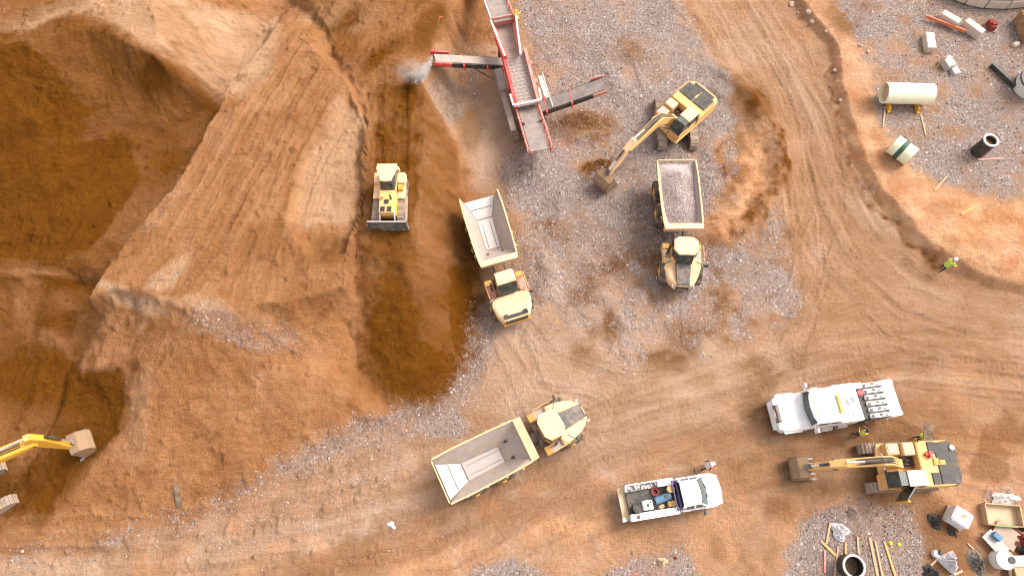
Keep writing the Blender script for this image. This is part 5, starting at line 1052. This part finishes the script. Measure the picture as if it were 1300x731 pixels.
# loose things on the haul road
t = crumpled("scrap_sheet", 497, 666, .7, .45, .12, 'tarp', "small white torn scrap on the lower haul road", "scrap", -.6, 31, lambda a: .45 + .55 * abs(math.cos(1.5 * a + .4)))
crumpled("rock", 841, 713, .6, .55, .3, 'lime', "tan rock on the gravel below the pickup", "rock", .3, 33); crumpled("scrap_sheet", 857, 708, .24, .2, .1, 'redc', "small red scrap beside the tan rock", "scrap", .1, 34); crumpled("scrap_sheet", 806, 728, .4, .15, .08, 'pink', "red strip at bottom edge on the gravel below the pickup", "scrap", .1, 35)
# the falling material at the left belt and its dust
p = P(548, 76, 3.8); q = G(531, 98, .4)
vs, tn = [], []
# ------------------------------------------------------------------ loose stones and boulders
def rock_mesh(name, r_, seed, det=2):
    bm = bmesh.new(); bmesh.ops.create_icosphere(bm, subdivisions=det, radius=1); rr = random.Random(seed); o_ = [Vector((rr.uniform(-1, 1), rr.uniform(-1, 1), rr.uniform(-1, 1))).normalized() for _ in range(9)]; d_ = [rr.uniform(.55, .9) for _ in range(9)]
    for v in bm.verts:
        for n_, k in zip(o_, d_):
            e = v.co.dot(n_) - k
            if e > 0: v.co -= n_ * e * .9
        v.co = Vector((v.co.x * r_[0], v.co.y * r_[1], v.co.z * r_[2]))
    me_ = bpy.data.meshes.new(name); bm.to_mesh(me_); bm.free(); me_.materials.append(M['stone']); return me_
bl = [(1005, 6), (1013, 17), (1026, 16), (1031, 28), (1048, 40), (1092, 58), (1102, 66), (1060, 90), (1066, 128)]
for i, (px, py) in enumerate(bl):
    p = G(px, py); s_ = rnd.uniform(.15, .36); o = bpy.data.objects.new("boulder", rock_mesh("boulder", (s_, s_ * rnd.uniform(.7, 1), s_ * .6), 50 + i)); COL.objects.link(o); o.location = (p.x, p.y, gz(p.x, p.y) + s_ * .15); o.rotation_euler.z = rnd.uniform(0, 6)
    tag(o, "pale boulder in the rocky berm along the upper haul road", "boulder", "boulders in the upper berm")
nr = np.random.default_rng(5)
def scatter(n, x0, x1, y0, y1):
    xs = nr.uniform(x0, x1, n); ys = nr.uniform(y0, y1, n); i = _ix(GX, xs); j = _ix(GY, ys); g_ = gravel[j, i]; keep = nr.random(n) < (np.clip(g_, 0, 1) ** 1.6 * .75 + .0016) * (1 - .95 * np.clip(damp[j, i] * 1.3 - .2, 0, 1)); return xs[keep], ys[keep], h[j, i][keep]
sx, sy, sz = scatter(105000, -42, 45, -2, 45)
n = len(sx); print("stones", n)
size = .032 + .075 * nr.random(n) ** 4; size[nr.random(n) < .004] *= 1.9
octv = np.array([(1, 0, 0), (0, 1, 0), (-1, 0, 0), (0, -1, 0), (.1, .1, .75), (0, 0, -.6)], np.float32); octf = np.array([(0, 1, 4), (1, 2, 4), (2, 3, 4), (3, 0, 4), (1, 0, 5), (2, 1, 5), (3, 2, 5), (0, 3, 5)])
V = np.repeat(octv[None], n, 0) * nr.uniform(.6, 1.25, (n, 6, 3)).astype(np.float32) * size[:, None, None]; a = nr.uniform(0, 6.28, n); ca, sa = np.cos(a)[:, None], np.sin(a)[:, None]
V = np.stack([V[..., 0] * ca - V[..., 1] * sa + sx[:, None], V[..., 0] * sa + V[..., 1] * ca + sy[:, None], V[..., 2] + (sz + size * .25)[:, None]], -1).reshape(-1, 3)
FA = (octf[None] + (np.arange(n) * 6)[:, None, None]).reshape(-1, 3)
def raw_mesh(name, V, FA):
    me_ = bpy.data.meshes.new(name); k = FA.shape[1]; me_.vertices.add(len(V)); me_.vertices.foreach_set("co", V.astype(np.float32).ravel()); me_.loops.add(FA.size); me_.loops.foreach_set("vertex_index", FA.ravel().astype(np.int32)); me_.polygons.add(len(FA))
    me_.polygons.foreach_set("loop_start", np.arange(0, FA.size, k, dtype=np.int32)); me_.polygons.foreach_set("loop_total", np.full(len(FA), k, np.int32)); me_.update(calc_edges=True); return me_
me_ = raw_mesh("gravel_stones", V, FA); at = me_.attributes.new("tone", 'FLOAT', 'POINT'); at.data.foreach_set("value", np.repeat(nr.random(n) ** .8, 6).astype(np.float32)); me_.materials.append(M['gravel'])
o = bpy.data.objects.new("gravel_stones", me_); COL.objects.link(o); o['kind'] = 'stuff'
# grit falling from the left belt onto the stockpile, with dust
n = 1900; u = nr.random(n) ** .8; b0 = np.array(P(549, 75, 3.75)); b1 = np.array([q.x, q.y, q.z])
pos = b0 + (b1 - b0) * u[:, None] * np.array([1, 1, 0]); pos[:, 2] = b0[2] + (b1[2] - b0[2]) * u ** 1.7; pos += nr.normal(0, 1, (n, 3)) * (.09 + .15 * u[:, None] ** 2)
V = np.repeat(octv[None], n, 0) * nr.uniform(.6, 1.2, (n, 6, 3)) * .05 + pos[:, None, :]; FA = (octf[None] + (np.arange(n) * 6)[:, None, None]).reshape(-1, 3)
me_ = raw_mesh("falling_grit", V.reshape(-1, 3), FA); at = me_.attributes.new("tone", 'FLOAT', 'POINT'); at.data.foreach_set("value", np.repeat(.7 + .3 * nr.random(n), 6).astype(np.float32)); me_.materials.append(M['gravel']); o = bpy.data.objects.new("falling_grit", me_); COL.objects.link(o); o['kind'] = 'stuff'
bm = bmesh.new(); bmesh.ops.create_icosphere(bm, subdivisions=3, radius=1); me_ = bpy.data.meshes.new("dust_cloud"); bm.to_mesh(me_); bm.free()
g = NT("dust"); g.t.nodes.remove(g.b); vol = g.n("ShaderNodeVolumePrincipled"); vol.inputs['Color'].default_value = (.8, .74, .70, 1); tc = g.n("ShaderNodeTexCoord").outputs['Object']; ln_ = g.n("ShaderNodeVectorMath", operation='LENGTH'); g.put(ln_.inputs[0], tc)
g.put(vol.inputs['Density'], g.math('MULTIPLY', g.math('MULTIPLY', g.mr(ln_.outputs['Value'], 1, .1, 0, 1), g.mr(g.noise(tc, 1.8, 3), .35, .65)), 1.1)); g.t.links.new(vol.outputs[0], g.t.nodes["Material Output"].inputs['Volume']); me_.materials.append(g.m)
o = bpy.data.objects.new("dust_cloud", me_); COL.objects.link(o); o.location = (q.x - .4, q.y + .1, q.z + .5); o.scale = (1.6, 1.1, .8); o['kind'] = 'stuff'
